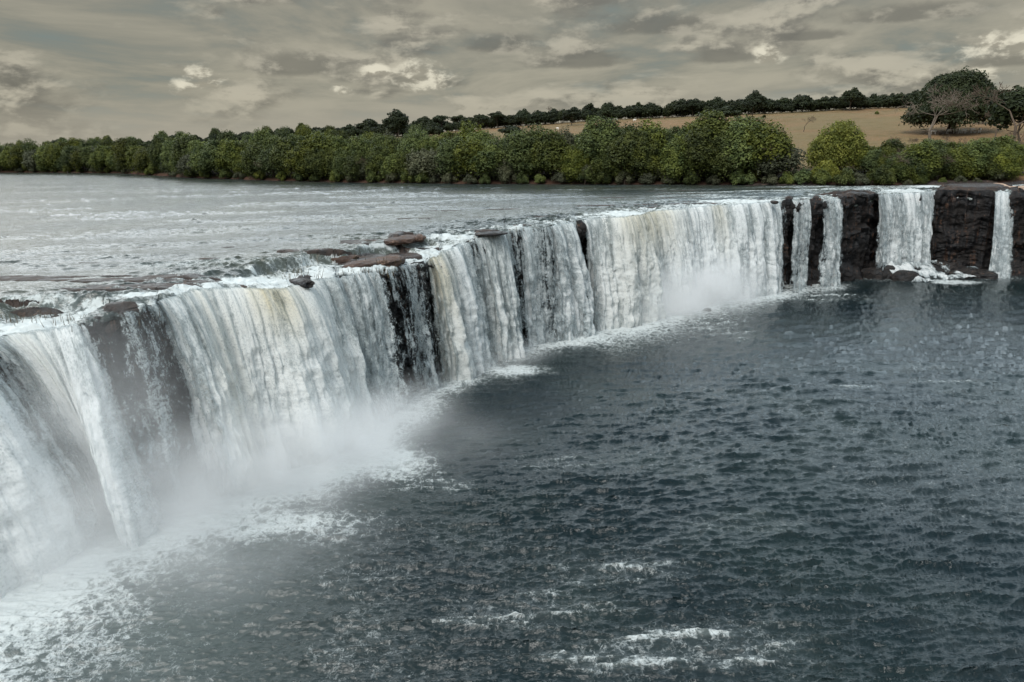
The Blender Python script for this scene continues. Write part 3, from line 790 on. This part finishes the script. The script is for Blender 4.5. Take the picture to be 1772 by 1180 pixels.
# single dark trees on the field and the skyline (px, py of foot, height in photo px, kind)
def put_dark(px, py, hpx, label, kind=0, wide=1.0, dist=None, cat="tree", group=None):
    if dist: p = atdist(px, py, dist); x, y, z = p[0], p[1], gz(p[0], p[1])
    else: x, y, z = on_land(px, py)
    D = math.hypot(x, y); H = hpx / F * D
    pr = DARK[kind % 4] if kind < 10 else FLATT[kind % 2]
    sc = H / 11.5
    place(pr, x, y, z - .2, sc * wide, random.uniform(0, 6.28), label, cat, group, sz=sc)
put_dark(690, 246, 46, "round dark tree standing above the skyline on the left hill", 0, 1.15)
put_dark(1302, 208, 40, "dark square-crowned tree alone on the pasture by the skyline wood", 1, 1.0)
put_dark(1255, 214, 24, "low wide dark tree behind the riverside crowns left of the lone pasture tree", 2, 2.2)
put_dark(1198, 202, 26, "dark tree with a visible pale trunk in the open pasture", 3, 1.2)
put_dark(990, 217, 26, "broad dark tree with a drooping crown on the pasture's left part", 0, 1.4)
put_dark(1470, 192, 30, "tall dark tree standing forward of the skyline wood", 1, 1.3)
put_dark(885, 240, 20, "dark bushy tree at the pasture's lower left corner", 2, 2.4)
put_dark(750, 243, 22, "dark low tree just above the riverside wood, right of the round one", 3, 1.8)
put_dark(640, 236, 26, "dark tree on the left hilltop beneath the bare branches", 2, 2.0)
put_dark(1700, 215, 40, "dark tree behind the huge dome-shaped tree, right side", 1, 1.4)
put_dark(1760, 255, 72, "dark tree at the right edge of the view on the pasture", 0, 1.2)
for i, (px, py) in enumerate([(20, 268), (30, 266), (57, 264), (68, 263), (85, 262), (72, 263)]):
    put_dark(px, py, 15, ["small flat-topped tree on the far left skyline"][0], 10 + i, .8, dist=560, group="flat-topped trees on the far left skyline")
for i, (px, hp) in enumerate([(8, 16), (126, 20), (147, 22), (163, 26)]):
    put_dark(px, 258, hp, "dark tree rising out of the far left skyline", i, 1.0, dist=560, group="taller trees on the far left skyline")
# flat-crowned trees on the ridge where sky shows below the crowns
for i, (px, py, hp) in enumerate([(735, 229, 27), (765, 228, 27), (795, 226, 24), (830, 235, 34), (860, 222, 26), (905, 222, 28), (1020, 205, 26), (1052, 203, 26)]):
    put_dark(px, py, hp, "flat-crowned pasture tree with open trunks near the left end of the field", 10 + i if i < 5 else i, 1.0, group="flat-crowned trees at the left end of the field")
# skyline wood
px = 170; n = 0
r = random.Random(9)
while px < 1790:
    base_y = np.interp(px, [170, 420, 600, 700, 860, 1000, 1200, 1400, 1560, 1772], [262, 248, 238, 236, 220, 209, 201, 193, 187, 178])
    top_y = np.interp(px, [170, 420, 600, 700, 860, 1000, 1200, 1400, 1560, 1700, 1772], [243, 229, 216, 213, 199, 186, 174, 167, 160, 156, 158])
    for row in range(2):
        dist = float(np.interp(az_px(px), az, RR)) * (0.98 + .07 * row)
        a = az_px(px + r.uniform(-6, 6)); x, y = dist * math.sin(a), dist * math.cos(a)
        z = gz(x, y); p = atdist(px, top_y, dist)
        H = max(8.0, (p[2] - z)) * r.uniform(.86, 1.10)
        sc = H / 9.6 * r.choice([.72, 1, 1, 1.12]); side = "on the left hill" if px < 700 else ("above the pasture's left half" if px < 1200 else "above the pasture's right half")
        place(DARK[n % 4], x, y, z - 3.6 * sc, sc * r.uniform(1.0, 1.5), r.uniform(0, 6.28), f"dark tree in the skyline wood {side}", group="skyline wood " + side, sz=sc)
        n += 1
    px += r.uniform(11, 19)
# wooded slope left of the pasture
for i in range(62):
    px = r.uniform(60, 720); t_ = r.random()
    a = az_px(px); b = float(bank_r(a)); R = float(np.interp(a, az, RR)); dist = b + 30 + (R - b - 40) * t_ ** 1.2
    x, y = dist * math.sin(a), dist * math.cos(a)
    sc = r.uniform(.65, 1.0)
    if a > float(np.interp(dist / R, [0, .45, .7, 1, 1.2], [az_px(1000), az_px(880), az_px(640), az_px(560), az_px(560)])): continue
    place(r.choice(RIV + DARK), x, y, gz(x, y) - .5, sc, r.uniform(0, 6.28), "tree of the wood covering the slope left of the pasture", group="wood on the left slope")
# bare trees
B1 = make_bare("bare_tree", 401, 1.0 * 17, M_BARE, .60, 6, .42, .035)
x, y, z = on_land(1608, 262); hh = 100 / F * math.hypot(x, y) / 15.0
place(B1, x, y, z, hh, 0, "pale leafless tree with spreading branches in front of the huge dark tree")
B2 = make_bare("bare_tree", 405, 17, M_TWIG, .55, 6, .34, .04)
for i, (px, py, hp, lab) in enumerate([(1755, 262, 120, "tall leafless tree at the right frame edge"), (966, 212, 34, "leafless tree poking above the skyline at the left end of the field"), (634, 232, 28, "leafless crown on top of the left hill"), (58 * 1 + 0, 0, 0, ""),
                                       (1390, 228, 30, "leafless tree behind the yellow-green dome"), (1720, 245, 55, "brown leafless tree right of the huge dark tree"), (1655, 272, 40, "brown twiggy thicket tree below the huge dark tree"), (1560, 275, 42, "brown leafless tree at the lower edge of the pasture"), (1590, 285, 40, "grey leafless tree on the slope below the pale one"),
                                       (1216, 222, 18, "small leafless tree in the pasture"), (1735, 285, 60, "twiggy leafless tree beside the track at right")]):
    if not lab: continue
    x, y, z = on_land(px, py); sc = hp / F * math.hypot(x, y) / 15.0
    place(B2, x, y, z, sc, i * 1.1, lab)
for i, (px, hp) in enumerate([(1180, 70), (905, 60), (1345, 75), (640, 48), (470, 42), (1530, 62), (1600, 55), (1690, 60)]):
    a = az_px(px); b = float(bank_r(a)) + 4.5; x, y = b * math.sin(a), b * math.cos(a)
    sc = hp / F * b / 15.0
    place(B2, x, y, gz(x, y), sc, i * .9, "leafless grey-brown tree standing among the bushes " + zone(px), group="leafless trees in the riverside belt " + zone(px))
# low dead brush on the pasture
BRUSH = make_bare("dry_bush", 409, 5.0, M_TWIG, .8, 4, .06, .02, (3, 4))
for i in range(34):
    px = r.uniform(1500, 1765); py = r.uniform(238, 300)
    x, y, z = on_land(px, py)
    place(BRUSH, x, y, z, r.uniform(.5, .95), r.uniform(0, 6.28), "leafless brown brush on the slope below the huge dark tree", "bush", "leafless brush below the huge dark tree")
for i in range(18):
    px = r.uniform(700, 1540); py = np.interp(px, [700, 1000, 1540], [236, 218, 195]) + r.uniform(0, 22)
    x, y, z = on_land(px, py)
    place(SHR[i % 3], x, y, z, r.uniform(.25, .5), r.uniform(0, 6.28), "small bush dotted on the dry pasture", "bush", "small bushes on the pasture")

# ------------------------------------------------------------------ cattle
def cow_mesh():
    # lofted body, neck and head with four legs welded on: one closed skin
    me = bpy.data.meshes.new("cow")
    J = [(-.95, 0, 1.28), (-.45, 0, 1.25), (.15, 0, 1.22), (.62, 0, 1.27), (.98, 0, 1.42), (1.24, 0, 1.50), (1.62, 0, 1.36),
         (-.85, .24, .95), (-.92, .25, .55), (-.88, .25, .06), (-.85, -.24, .95), (-.78, -.25, .55), (-.82, -.25, .06),
         (.62, .23, .85), (.66, .23, .48), (.64, .23, .06), (.62, -.23, .85), (.56, -.23, .48), (.6, -.23, .06), (-1.12, 0, 1.2), (-1.16, 0, .62), (1.22, .24, 1.6), (1.22, -.24, 1.6)]
    E = [(0, 1), (1, 2), (2, 3), (3, 4), (4, 5), (5, 6), (0, 7), (7, 8), (8, 9), (0, 10), (10, 11), (11, 12), (3, 13), (13, 14), (14, 15), (3, 16), (16, 17), (17, 18), (0, 19), (19, 20), (5, 21), (5, 22)]
    Rr = [.36, .40, .42, .36, .24, .17, .10, .17, .09, .07, .17, .09, .07, .15, .085, .065, .15, .085, .065, .05, .03, .04, .04]
    me.from_pydata(J, E, [])
    o = bpy.data.objects.new("cow", me); COL.objects.link(o)
    sk = o.modifiers.new("skin", 'SKIN'); su = o.modifiers.new("sub", 'SUBSURF'); su.levels = 1; su.render_levels = 1
    for v, rad in zip(me.skin_vertices[0].data, Rr): v.radius = (rad, rad)
    me.skin_vertices[0].data[2].use_root = True
    dg = bpy.context.evaluated_depsgraph_get(); ev = o.evaluated_get(dg); m2 = bpy.data.meshes.new_from_object(ev)
    bpy.data.objects.remove(o); m2.name = "cow"; return m2
cm = cow_mesh(); cm.materials.clear(); cm.materials.append(M_COW)
cb = cm.copy(); cb.materials.clear(); cb.materials.append(M_COWB)
cows = [(1615, 231.5, 0, "white cow leftmost in the shade under the huge dark tree"), (1642, 230.8, .3, "white cow side-on in the shade near the huge tree's trunks"), (1654, 230.2, 2.6, "smaller white cow just right of the side-on one under the huge tree"), (1667, 230, .2, "white cow right of the trunks under the huge tree"),
        (1683, 229, 3.3, "white cow near the right edge of the huge tree's shade"), (1695, 228.6, 1.0, "pale cow rightmost under the huge tree")]
for px, py, rz_, lab in cows:
    x, y, z = on_land(px, py + 1.5); o = bpy.data.objects.new("cow", cm); COL.objects.link(o); o.location = (x, y, z); o.rotation_euler = (0, 0, rz_); o.scale = (1.25,) * 3; tag(o, lab, "cow", "cattle under the huge tree")
for i in range(14):
    px = [735, 768, 800, 905, 915, 965, 1012, 1018, 1042, 1066, 1080, 1098, 1150, 1240][i]
    py = [226.5, 226, 228, 214, 218, 222, 207, 209, 205, 206, 204, 207, 203, 203][i] + 3
    x, y, z = on_land(px, py); o = bpy.data.objects.new("cow", cm if i % 4 else cb); COL.objects.link(o); o.location = (x, y, z); o.rotation_euler = (0, 0, i * 1.7); o.scale = (1.0,) * 3
    tag(o, ("white" if i % 4 else "brown") + " cow, one of the tiny specks grazing along the skyline wood", "cow", "cattle grazing in the far pasture")

# ------------------------------------------------------------------ boulders, stakes, weed, track
def boulder(x, y, z, sx, sy, sz, seed, label, mat=M_BOULDER, group=None):
    import bmesh
    bm = bmesh.new(); bmesh.ops.create_icosphere(bm, subdivisions=4, radius=1)
    co = np.array([v.co[:] for v in bm.verts])
    n = fbm(co[:, 0] * 1.4 + seed, co[:, 1] * 1.4, co[:, 2] * 1.4, oct=4, seed=seed); n2 = fbm(co[:, 0] * .8 - seed, co[:, 1] * .8, co[:, 2] * .8, oct=2, seed=seed + 9)
    co = np.sign(co) * np.abs(co) ** .72
    k_ = .62 + .55 * n + .35 * np.round(n2 * 5) / 5
    co = co * k_[:, None]
    for v, c in zip(bm.verts, co): v.co = (c[0] * sx, c[1] * sy, c[2] * sz)
    me = bpy.data.meshes.new("boulder"); bm.to_mesh(me); bm.free(); me.materials.append(mat)
    for p in me.polygons: p.use_smooth = False
    o = bpy.data.objects.new("boulder", me); COL.objects.link(o); o.location = (x, y, z); o.rotation_euler = (0, 0, seed * .7)
    return tag(o, label, "boulder", group)
bl = [(1530, 466, 3.6, 1.9, "large black boulder left of the square fall's foot"), (1512, 470, 2.4, 1.4, "black boulder at the waterline furthest left below the bare rock face"), (1556, 468, 2.2, 1.6, "black boulder touching the left side of the square fall's foot"), (1566, 473, 2.4, 1.3, "wet boulder in the foam in front of the square fall"),
      (1590, 468, 2.0, 1.4, "black boulder in the middle of the square fall's cascade"), (1612, 466, 2.2, 1.4, "boulder with white water round it, right half of the square fall"), (1630, 458, 2.8, 1.6, "angular boulder right of the square fall's foot"), (1648, 460, 2.6, 1.2, "low slanting boulder with water running over it"), (1672, 464, 3.2, 1.0, "long low black rock slab between the square fall and the narrow fall"), (1700, 466, 3.4, .8, "flat rock slab near the narrow fall's foot"),
      (1434, 470, 1.5, 1.2, "rounded boulder at the foot of the second slim fall"), (996, 560, 1.3, .9, "small dark boulder at the foot of the slanting curtains' right end"), (1060, 541, .9, .7, "small rock in the foam of the broad misty fall"), (1224, 537, .9, .5, "tiny rock in the foam in front of the broad misty fall"), (1479, 474, 1.8, 1.2, "dark rock at the foot of the bare rock face")]
for i, (px, py, sx, sz, lab) in enumerate(bl):
    if i < 10: py += 9; sx *= 1.15; sz *= 1.5
    x, y = onz(px, py, 0.2); boulder(x, y, .1, sx, sx * .8, sz, 500 + i, lab)
for i, (px, py, zz_, sx, sz, lab) in enumerate([(700, 413, 20.0, 3.4, .5, "brown rock islet in the river upstream of the platform"), (726, 411, 20.1, 1.3, .5, "small rock at the right end of the brown islet"), (522, 488, 18.8, 1.6, .45, "dark domed rock at the brink of the widest fall"), (592, 448, 18.8, 2.2, .6, "flat brown rock at the left end of the rock platform"), (640, 455, 18.6, 3.2, .6, "broad brown rock slab of the platform between two falls"), (676, 452, 18.5, 2.6, .7, "brown rock slab at the right end of the platform"),
                                               (1720, 325, 20.3, 1.6, .6, "reddish rock by the sandy track at right"), (1690, 324, 20.2, 1.3, .5, "pale brown rock on the dry river edge, right of the rapids"), (850, 403, 19.95, 2.2, .25, "dark rock at the brink of the slanting curtains"), (1489, 336, 20.1, 3.0, .5, "low dark rock on top of the bare rock face"), (1340, 349, 20.0, 1.0, .35, "little dark rock at the broad fall's crest")]):
    x, y = onz(px, py, zz_); boulder(x, y, zz_ - .1, sx, sx * .55, sz, 540 + i, lab, M_BROWN if 'brown' in lab or 'red' in lab or 'slab' in lab else M_BOULDER)
# cascade skirts: white water over the boulders of the square fall
def cascade(pts_top, pts_bot, z0, z1, seed, label, covv=.8):
    n, mrow = 160, 60
    A0 = np.array([onz(*p, z0) for p in pts_top]); B0 = np.array([onz(*p, z1) for p in pts_bot])
    u = np.linspace(0, 1, n); a = np.stack([np.interp(u, np.linspace(0, 1, len(A0)), A0[:, k]) for k in (0, 1)], -1); b = np.stack([np.interp(u, np.linspace(0, 1, len(B0)), B0[:, k]) for k in (0, 1)], -1)
    v = np.linspace(0, 1, mrow)[:, None]
    X = a[None, :, 0] * (1 - v) + b[None, :, 0] * v; Y = a[None, :, 1] * (1 - v) + b[None, :, 1] * v
    nn = fbm(X * .5, Y * .5, oct=4, seed=seed); Z = z0 + (z1 - z0) * v ** .8 + (nn - .5) * 1.5
    L = float(np.hypot(*(a[-1] - a[0]))); D = float(np.hypot(*(a[0] - b[0])))
    cvv = np.clip(covv + (nn - .5) * 1.1, 0, 1) * sstep(0, .06, u)[None, :] * sstep(1, .94, u)[None, :]
    o = link_mesh("cascade", np.stack([X, Y, Z], -1).reshape(-1, 3), grid_faces(mrow, n), M_FALL, attrs={'su': X * 0 + u[None, :] * L, 'hv': v * D * 1.4 + 0 * X, 'cov': cvv, 'tint': X * 0, 'layer': X * 0 + seed})
    return tag(o, label, "cascade")
cascade([(1522, 455), (1575, 453), (1625, 450)], [(1555, 484), (1600, 488), (1645, 484)], 3.6, .1, 601, "white cascade tumbling over black boulders below the square fall", .58)
cascade([(1612, 452), (1650, 458), (1690, 464)], [(1640, 484), (1690, 481), (1760, 474)], 2.6, .1, 602, "thin water sliding over the low rock slabs right of the square fall", .40)
def stake(px, py, h, label, lean):
    x, y = onz(px, py, 20); V, Fc = [], []
    tube(V, Fc, (0, 0, -.5), (lean, 0, h), .16, .12, 7); tube(V, Fc, (lean * .6, 0, h * .6), (lean * .6 + .5, 0, h * .75), .09, .06, 5)
    o = link_mesh("wooden_stake", V, Fc, M_WOOD); o.location = (x, y, 20); tag(o, label, "stake")
stake(117, 305, 2.6, "left one of two thin dark stakes standing in the calm upper river", .3)
stake(126, 304.5, 2.0, "right one of two thin dark stakes standing in the calm upper river", -.1)
# weed and twigs caught on the reefs
V, Fc = [], []
rw = random.Random(3)
for i in range(420):
    c = rw.choice([(430, 446, 160, 4), (560, 434, 70, 5), (640, 452, 70, 8), (860, 396, 60, 3), (70, 532, 90, 10), (760, 395, 60, 3), (520, 462, 60, 4), (215, 528, 60, 8), (650, 408, 60, 3), (960, 384, 40, 2)])
    px, py = rw.gauss(c[0], c[2] * .5), rw.gauss(c[1], c[3] * .6)
    x, y = onz(px, py, 19.8); h = rw.uniform(.0, .30)
    dx, dy = rw.uniform(-.25, .25), rw.uniform(-.25, .25)
    b = len(V); zb_ = 19.6 if py < 450 else 18.7
    V += [(x - .035, y, zb_ - .3), (x + .035, y, zb_ - .3), (x + dx + .01, y + dy, zb_ + .35 + h), (x + dx - .01, y + dy, zb_ + .35 + h)]; Fc.append((b, b + 1, b + 2, b + 3))
wd = link_mesh("river_weed", V, Fc, M_WEED, smooth=False); tag(wd, kind="stuff")
wd["label"] = "sparse dead weed and twigs caught on the shallow reefs of the upper river"
# sandy track at the right end
pts = [(1722, 314.5, 2.2), (1742, 317, 2.5), (1765, 320, 3), (1800, 325, 4)]
tr = []
for px, py, w in pts:
    x, y = onz(px, py, 21.3); tr.append((x, y, w))
tr = np.array(tr); tr = catmull(tr, 12)
V = []; nw = 9
for i, (x, y, w) in enumerate(tr):
    for j in range(nw):
        o_ = (j / (nw - 1) - .5) * w
        xx, yy = x, y + o_; V.append((xx, yy, 20.75 + .25 * math.sin(i * .3) + .3 * vnoise(np.array([xx * .5]), np.array([yy * .5]), seed=4)[0] - (.5 if j in (0, nw - 1) else 0)))
pth = link_mesh("path", V, grid_faces(len(tr), nw), M_SAND); tag(pth, kind="structure")

# ------------------------------------------------------------------ mist
def make_mist(dens, seed):
    m, t, out = material("mist")
    tc = t.new('ShaderNodeTexCoord').outputs['Object']
    L = t.vm('LENGTH', tc)
    fall = t.rng(L, 0.05, 0.98, 1.0, 0.0)
    n = t.noise(t.vm('ADD', t.pos(), (seed * 3.1, 0, 0)), 0.13, 2, 0.55)
    dn = t.m('MULTIPLY', t.m('MULTIPLY', t.m('POWER', fall, 1.5), t.rng(n, .30, .66, .15, 1.35)), dens)
    v = t.new('ShaderNodeVolumePrincipled'); v.inputs['Color'].default_value = (.985, .993, 1.0, 1); t.l.new(dn, v.inputs['Density']); v.inputs['Anisotropy'].default_value = 0.0
    t.l.new(v.outputs[0], out.inputs['Volume']); return m
def mist(px, py, z, rx, ry, rzz, dens, seed, rot=.6):
    import bmesh
    x, y = onz(px, py, z)
    bm = bmesh.new(); bmesh.ops.create_icosphere(bm, subdivisions=3, radius=1.0)
    me = bpy.data.meshes.new("mist"); bm.to_mesh(me); bm.free(); me.materials.append(make_mist(dens, seed))
    o = bpy.data.objects.new("mist", me); COL.objects.link(o); o.location = (x, y, z); o.scale = (rx, ry, rzz); o.rotation_euler = (0, 0, rot)
    tag(o, kind="stuff")
MISTS = [(100, 930, 1, 20, 12, 9, .20, 1), (475, 825, 1, 22, 12, 11, .34, 2), (250, 850, 2, 12, 9, 11, .12, 6), (640, 745, 1, 18, 9, 8, .17, 3), (730, 790, 0, 18, 12, 5, .05, 11), (1185, 522, 1, 32, 14, 13, .62, 4), (850, 632, 1, 20, 5, 5, .07, 5), (380, 960, 1, 22, 14, 7, .05, 7), (190, 830, 8, 20, 9, 19, .07, 10)]
for a in MISTS: mist(*a)

# ------------------------------------------------------------------ sky and sun
SUN_EL, SUN_AZ = math.radians(50), math.radians(-150)   # azimuth from +Y towards +X
w = bpy.data.worlds.new("World"); scene.world = w; w.use_nodes = True
t = NT(w.node_tree); t.n.clear()
out = t.new('ShaderNodeOutputWorld'); bg = t.new('ShaderNodeBackground'); bg.inputs[1].default_value = 0.1
sky = t.new('ShaderNodeTexSky'); sky.sky_type = 'NISHITA'; sky.sun_disc = False; sky.sun_elevation = SUN_EL; sky.sun_rotation = SUN_AZ
D = t.vm('NORMALIZE', t.new('ShaderNodeTexCoord').outputs['Generated'])
dx, dy, dz = t.sep(D)
zp = t.m('ADD', t.m('MAXIMUM', dz, 0.0), 0.075)
P = t.xyz(t.m('DIVIDE', dx, zp), t.m('MULTIPLY', t.m('DIVIDE', dy, zp), 0.6), 0.0)
lay = t.noise(P, 0.75, 8, 0.60, 0.35)
Dc = t.xyz(t.m('MULTIPLY', dx, 5.2), t.m('MULTIPLY', dy, 5.2), t.m('MULTIPLY', dz, 17.0))
cu = t.noise(Dc, 1.0, 8, 0.56, 0.25)
cu2 = t.noise(t.vm('ADD', Dc, (-0.10, 0.0, 0.26)), 1.0, 8, 0.56, 0.25)
rel = t.m('SUBTRACT', cu, cu2)
cover = t.rng(cu, 0.45, 0.60)
el = t.rng(dz, 0.0, 0.23, 0.0, 1.0, False)
gray = t.mix(t.rng(lay, 0.36, 0.66), (0.235, 0.228, 0.182), (0.395, 0.365, 0.280))
bluish = t.mix(t.rng(lay, 0.30, 0.50, 1.0, 0.0), gray, (0.200, 0.235, 0.215))
hz = t.mix(t.rng(dz, 0.0, 0.085, 1.0, 0.0), bluish, (0.375, 0.350, 0.285))
dark = (0.165, 0.153, 0.125); lit = (0.50, 0.46, 0.36)
fine = t.noise(t.xyz(t.m('MULTIPLY', dx, 26.0), t.m('MULTIPLY', dy, 26.0), t.m('MULTIPLY', dz, 48.0)), 1.0, 7, 0.6, 0.2)
fine2 = t.noise(t.xyz(t.m('ADD', t.m('MULTIPLY', dx, 26.0), -0.2), t.m('MULTIPLY', dy, 26.0), t.m('ADD', t.m('MULTIPLY', dz, 48.0), .40)), 1.0, 7, 0.6, 0.2)
rel = t.m('ADD', rel, t.m('MULTIPLY', t.m('SUBTRACT', fine, fine2), 0.45))
cc = t.mix(t.rng(rel, -0.07, 0.10), dark, lit)
c1 = t.mix(t.m('MULTIPLY', cover, t.rng(dz, 0.02, 0.06, 0.35, 0.85)), hz, cc)
# a few sunlit cumulus heads
spots = [(342, 142, .045, .022), (650, 122, .022, .012), (740, 132, .055, .026), (588, 154, .022, .010), (1745, 80, .07, .030), (1332, 94, .024, .016), (1690, 130, .06, .016)]
msk = None
for i, (px, py, sx, sz) in enumerate(spots):
    d = ray(px, py); d = d / np.linalg.norm(d)
    a = math.atan2(d[0], d[1])
    ux, uy = math.cos(a), -math.sin(a)
    hx = t.m('DIVIDE', t.vm('DOT_PRODUCT', D, (ux, uy, 0)), sx); hz_ = t.m('DIVIDE', t.m('SUBTRACT', dz, float(d[2])), sz)
    q = t.m('SQRT', t.m('ADD', t.m('MULTIPLY', hx, hx), t.m('MULTIPLY', hz_, hz_)))
    fr = t.m('GREATER_THAN', dy, 0.0)
    g = t.m('MULTIPLY', t.rng(q, 0.1, 1.5, 1.0, 0.0), fr)
    msk = g if msk is None else t.m('MAXIMUM', msk, g)
dks = None
for px, py, sx, sz in [(520, 118, .075, .024), (1000, 108, .07, .020), (1140, 48, .075, .022), (865, 82, .055, .020), (1590, 26, .09, .016), (1250, 100, .05, .016), (10, 138, .04, .022), (1400, 64, .05, .010), (740, 146, .06, .012), (1740, 108, .05, .012)]:
    d = ray(px, py); d = d / np.linalg.norm(d); a = math.atan2(d[0], d[1])
    hx = t.m('DIVIDE', t.vm('DOT_PRODUCT', D, (math.cos(a), -math.sin(a), 0)), sx); vz = t.m('DIVIDE', t.m('SUBTRACT', dz, float(d[2])), sz)
    vz = t.m('MAXIMUM', vz, t.m('MULTIPLY', vz, -2.2))          # flat base, heaped top
    q = t.m('SQRT', t.m('ADD', t.m('MULTIPLY', hx, hx), t.m('MULTIPLY', vz, vz)))
    g = t.m('MULTIPLY', t.rng(q, 0.1, 1.6, 1.0, 0.0), t.m('GREATER_THAN', dy, 0.0))
    dks = g if dks is None else t.m('MAXIMUM', dks, g)
dke = t.rng(t.m('ADD', dks, t.m('MULTIPLY', t.m('SUBTRACT', fine, .5), 1.1)), 0.22, 0.85)
c1 = t.mix(t.m('MULTIPLY', dke, .68), c1, t.mix(t.rng(t.m('ADD', rel, t.m('MULTIPLY', t.m('SUBTRACT', 0.6, dks), .12)), -0.05, 0.10), (0.150, 0.140, 0.112), (0.39, 0.36, 0.285)))
puffy = t.m('ADD', t.m('MULTIPLY', cu, .5), t.m('MULTIPLY', fine, .7))
edge = t.m('MULTIPLY', t.rng(t.m('ADD', msk, t.m('MULTIPLY', t.m('SUBTRACT', puffy, .6), 3.4)), 0.42, 1.15), t.rng(msk, 0.05, 0.5))
hc = t.mix(t.rng(t.m('SUBTRACT', fine, fine2), -0.07, 0.10), (0.33, 0.30, 0.23), (0.78, 0.73, 0.58))
c2 = t.mix(t.m('MULTIPLY', edge, .9), c1, hc)
# above the dark bank of cloud the overcast is thinner and bluer; a glow out of view at left is added to brighten the upper river
sunv = (math.sin(SUN_AZ) * math.cos(SUN_EL), math.cos(SUN_AZ) * math.cos(SUN_EL), math.sin(SUN_EL))
toward = t.m('MAXIMUM', t.vm('DOT_PRODUCT', D, sunv), 0.0)
hi = t.mix(t.rng(lay, .35, .65), (0.92, 1.18, 1.36), (1.50, 1.72, 1.84))
hi = t.vm('SCALE', hi, sc=t.m('MULTIPLY', t.rng(dz, .45, .95, 1.30, .40), t.rng(dy, -.5, .3, .55, 1.0)))  # unseen sky raised in front and dimmed overhead to give the pool's reflections contrast
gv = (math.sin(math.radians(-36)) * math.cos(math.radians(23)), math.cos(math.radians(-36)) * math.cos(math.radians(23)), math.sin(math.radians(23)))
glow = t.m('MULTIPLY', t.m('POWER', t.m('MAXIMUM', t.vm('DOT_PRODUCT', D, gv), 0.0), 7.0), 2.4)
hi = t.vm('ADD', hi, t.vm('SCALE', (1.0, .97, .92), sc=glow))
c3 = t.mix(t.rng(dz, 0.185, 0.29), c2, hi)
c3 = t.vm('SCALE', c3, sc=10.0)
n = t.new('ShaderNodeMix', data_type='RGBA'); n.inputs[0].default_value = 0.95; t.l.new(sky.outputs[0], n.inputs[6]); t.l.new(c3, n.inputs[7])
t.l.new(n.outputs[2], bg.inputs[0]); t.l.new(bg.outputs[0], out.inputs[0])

sd = bpy.data.lights.new("sun", 'SUN'); sd.energy = 3.4; sd.angle = math.radians(28); sd.color = (1.0, .97, .92)
so = bpy.data.objects.new("sun", sd); COL.objects.link(so)
so.rotation_euler = Vector(sunv).to_track_quat('Z', 'Y').to_euler()
so.location = (0, 0, 200)

# ------------------------------------------------------------------ render settings
vs = scene.view_settings; vs.view_transform = 'Standard'; vs.look = 'None'; vs.gamma = 1.0; vs.exposure = 0.0
cy = scene.cycles
cy.transparent_max_bounces = 12; cy.max_bounces = 8; cy.diffuse_bounces = 3; cy.glossy_bounces = 3; cy.transmission_bounces = 3; cy.volume_bounces = 3
cy.volume_step_rate = 3.0; cy.volume_max_steps = 64
cy.use_denoising = True; cy.caustics_reflective = False; cy.caustics_refractive = False; cy.sample_clamp_indirect = 5
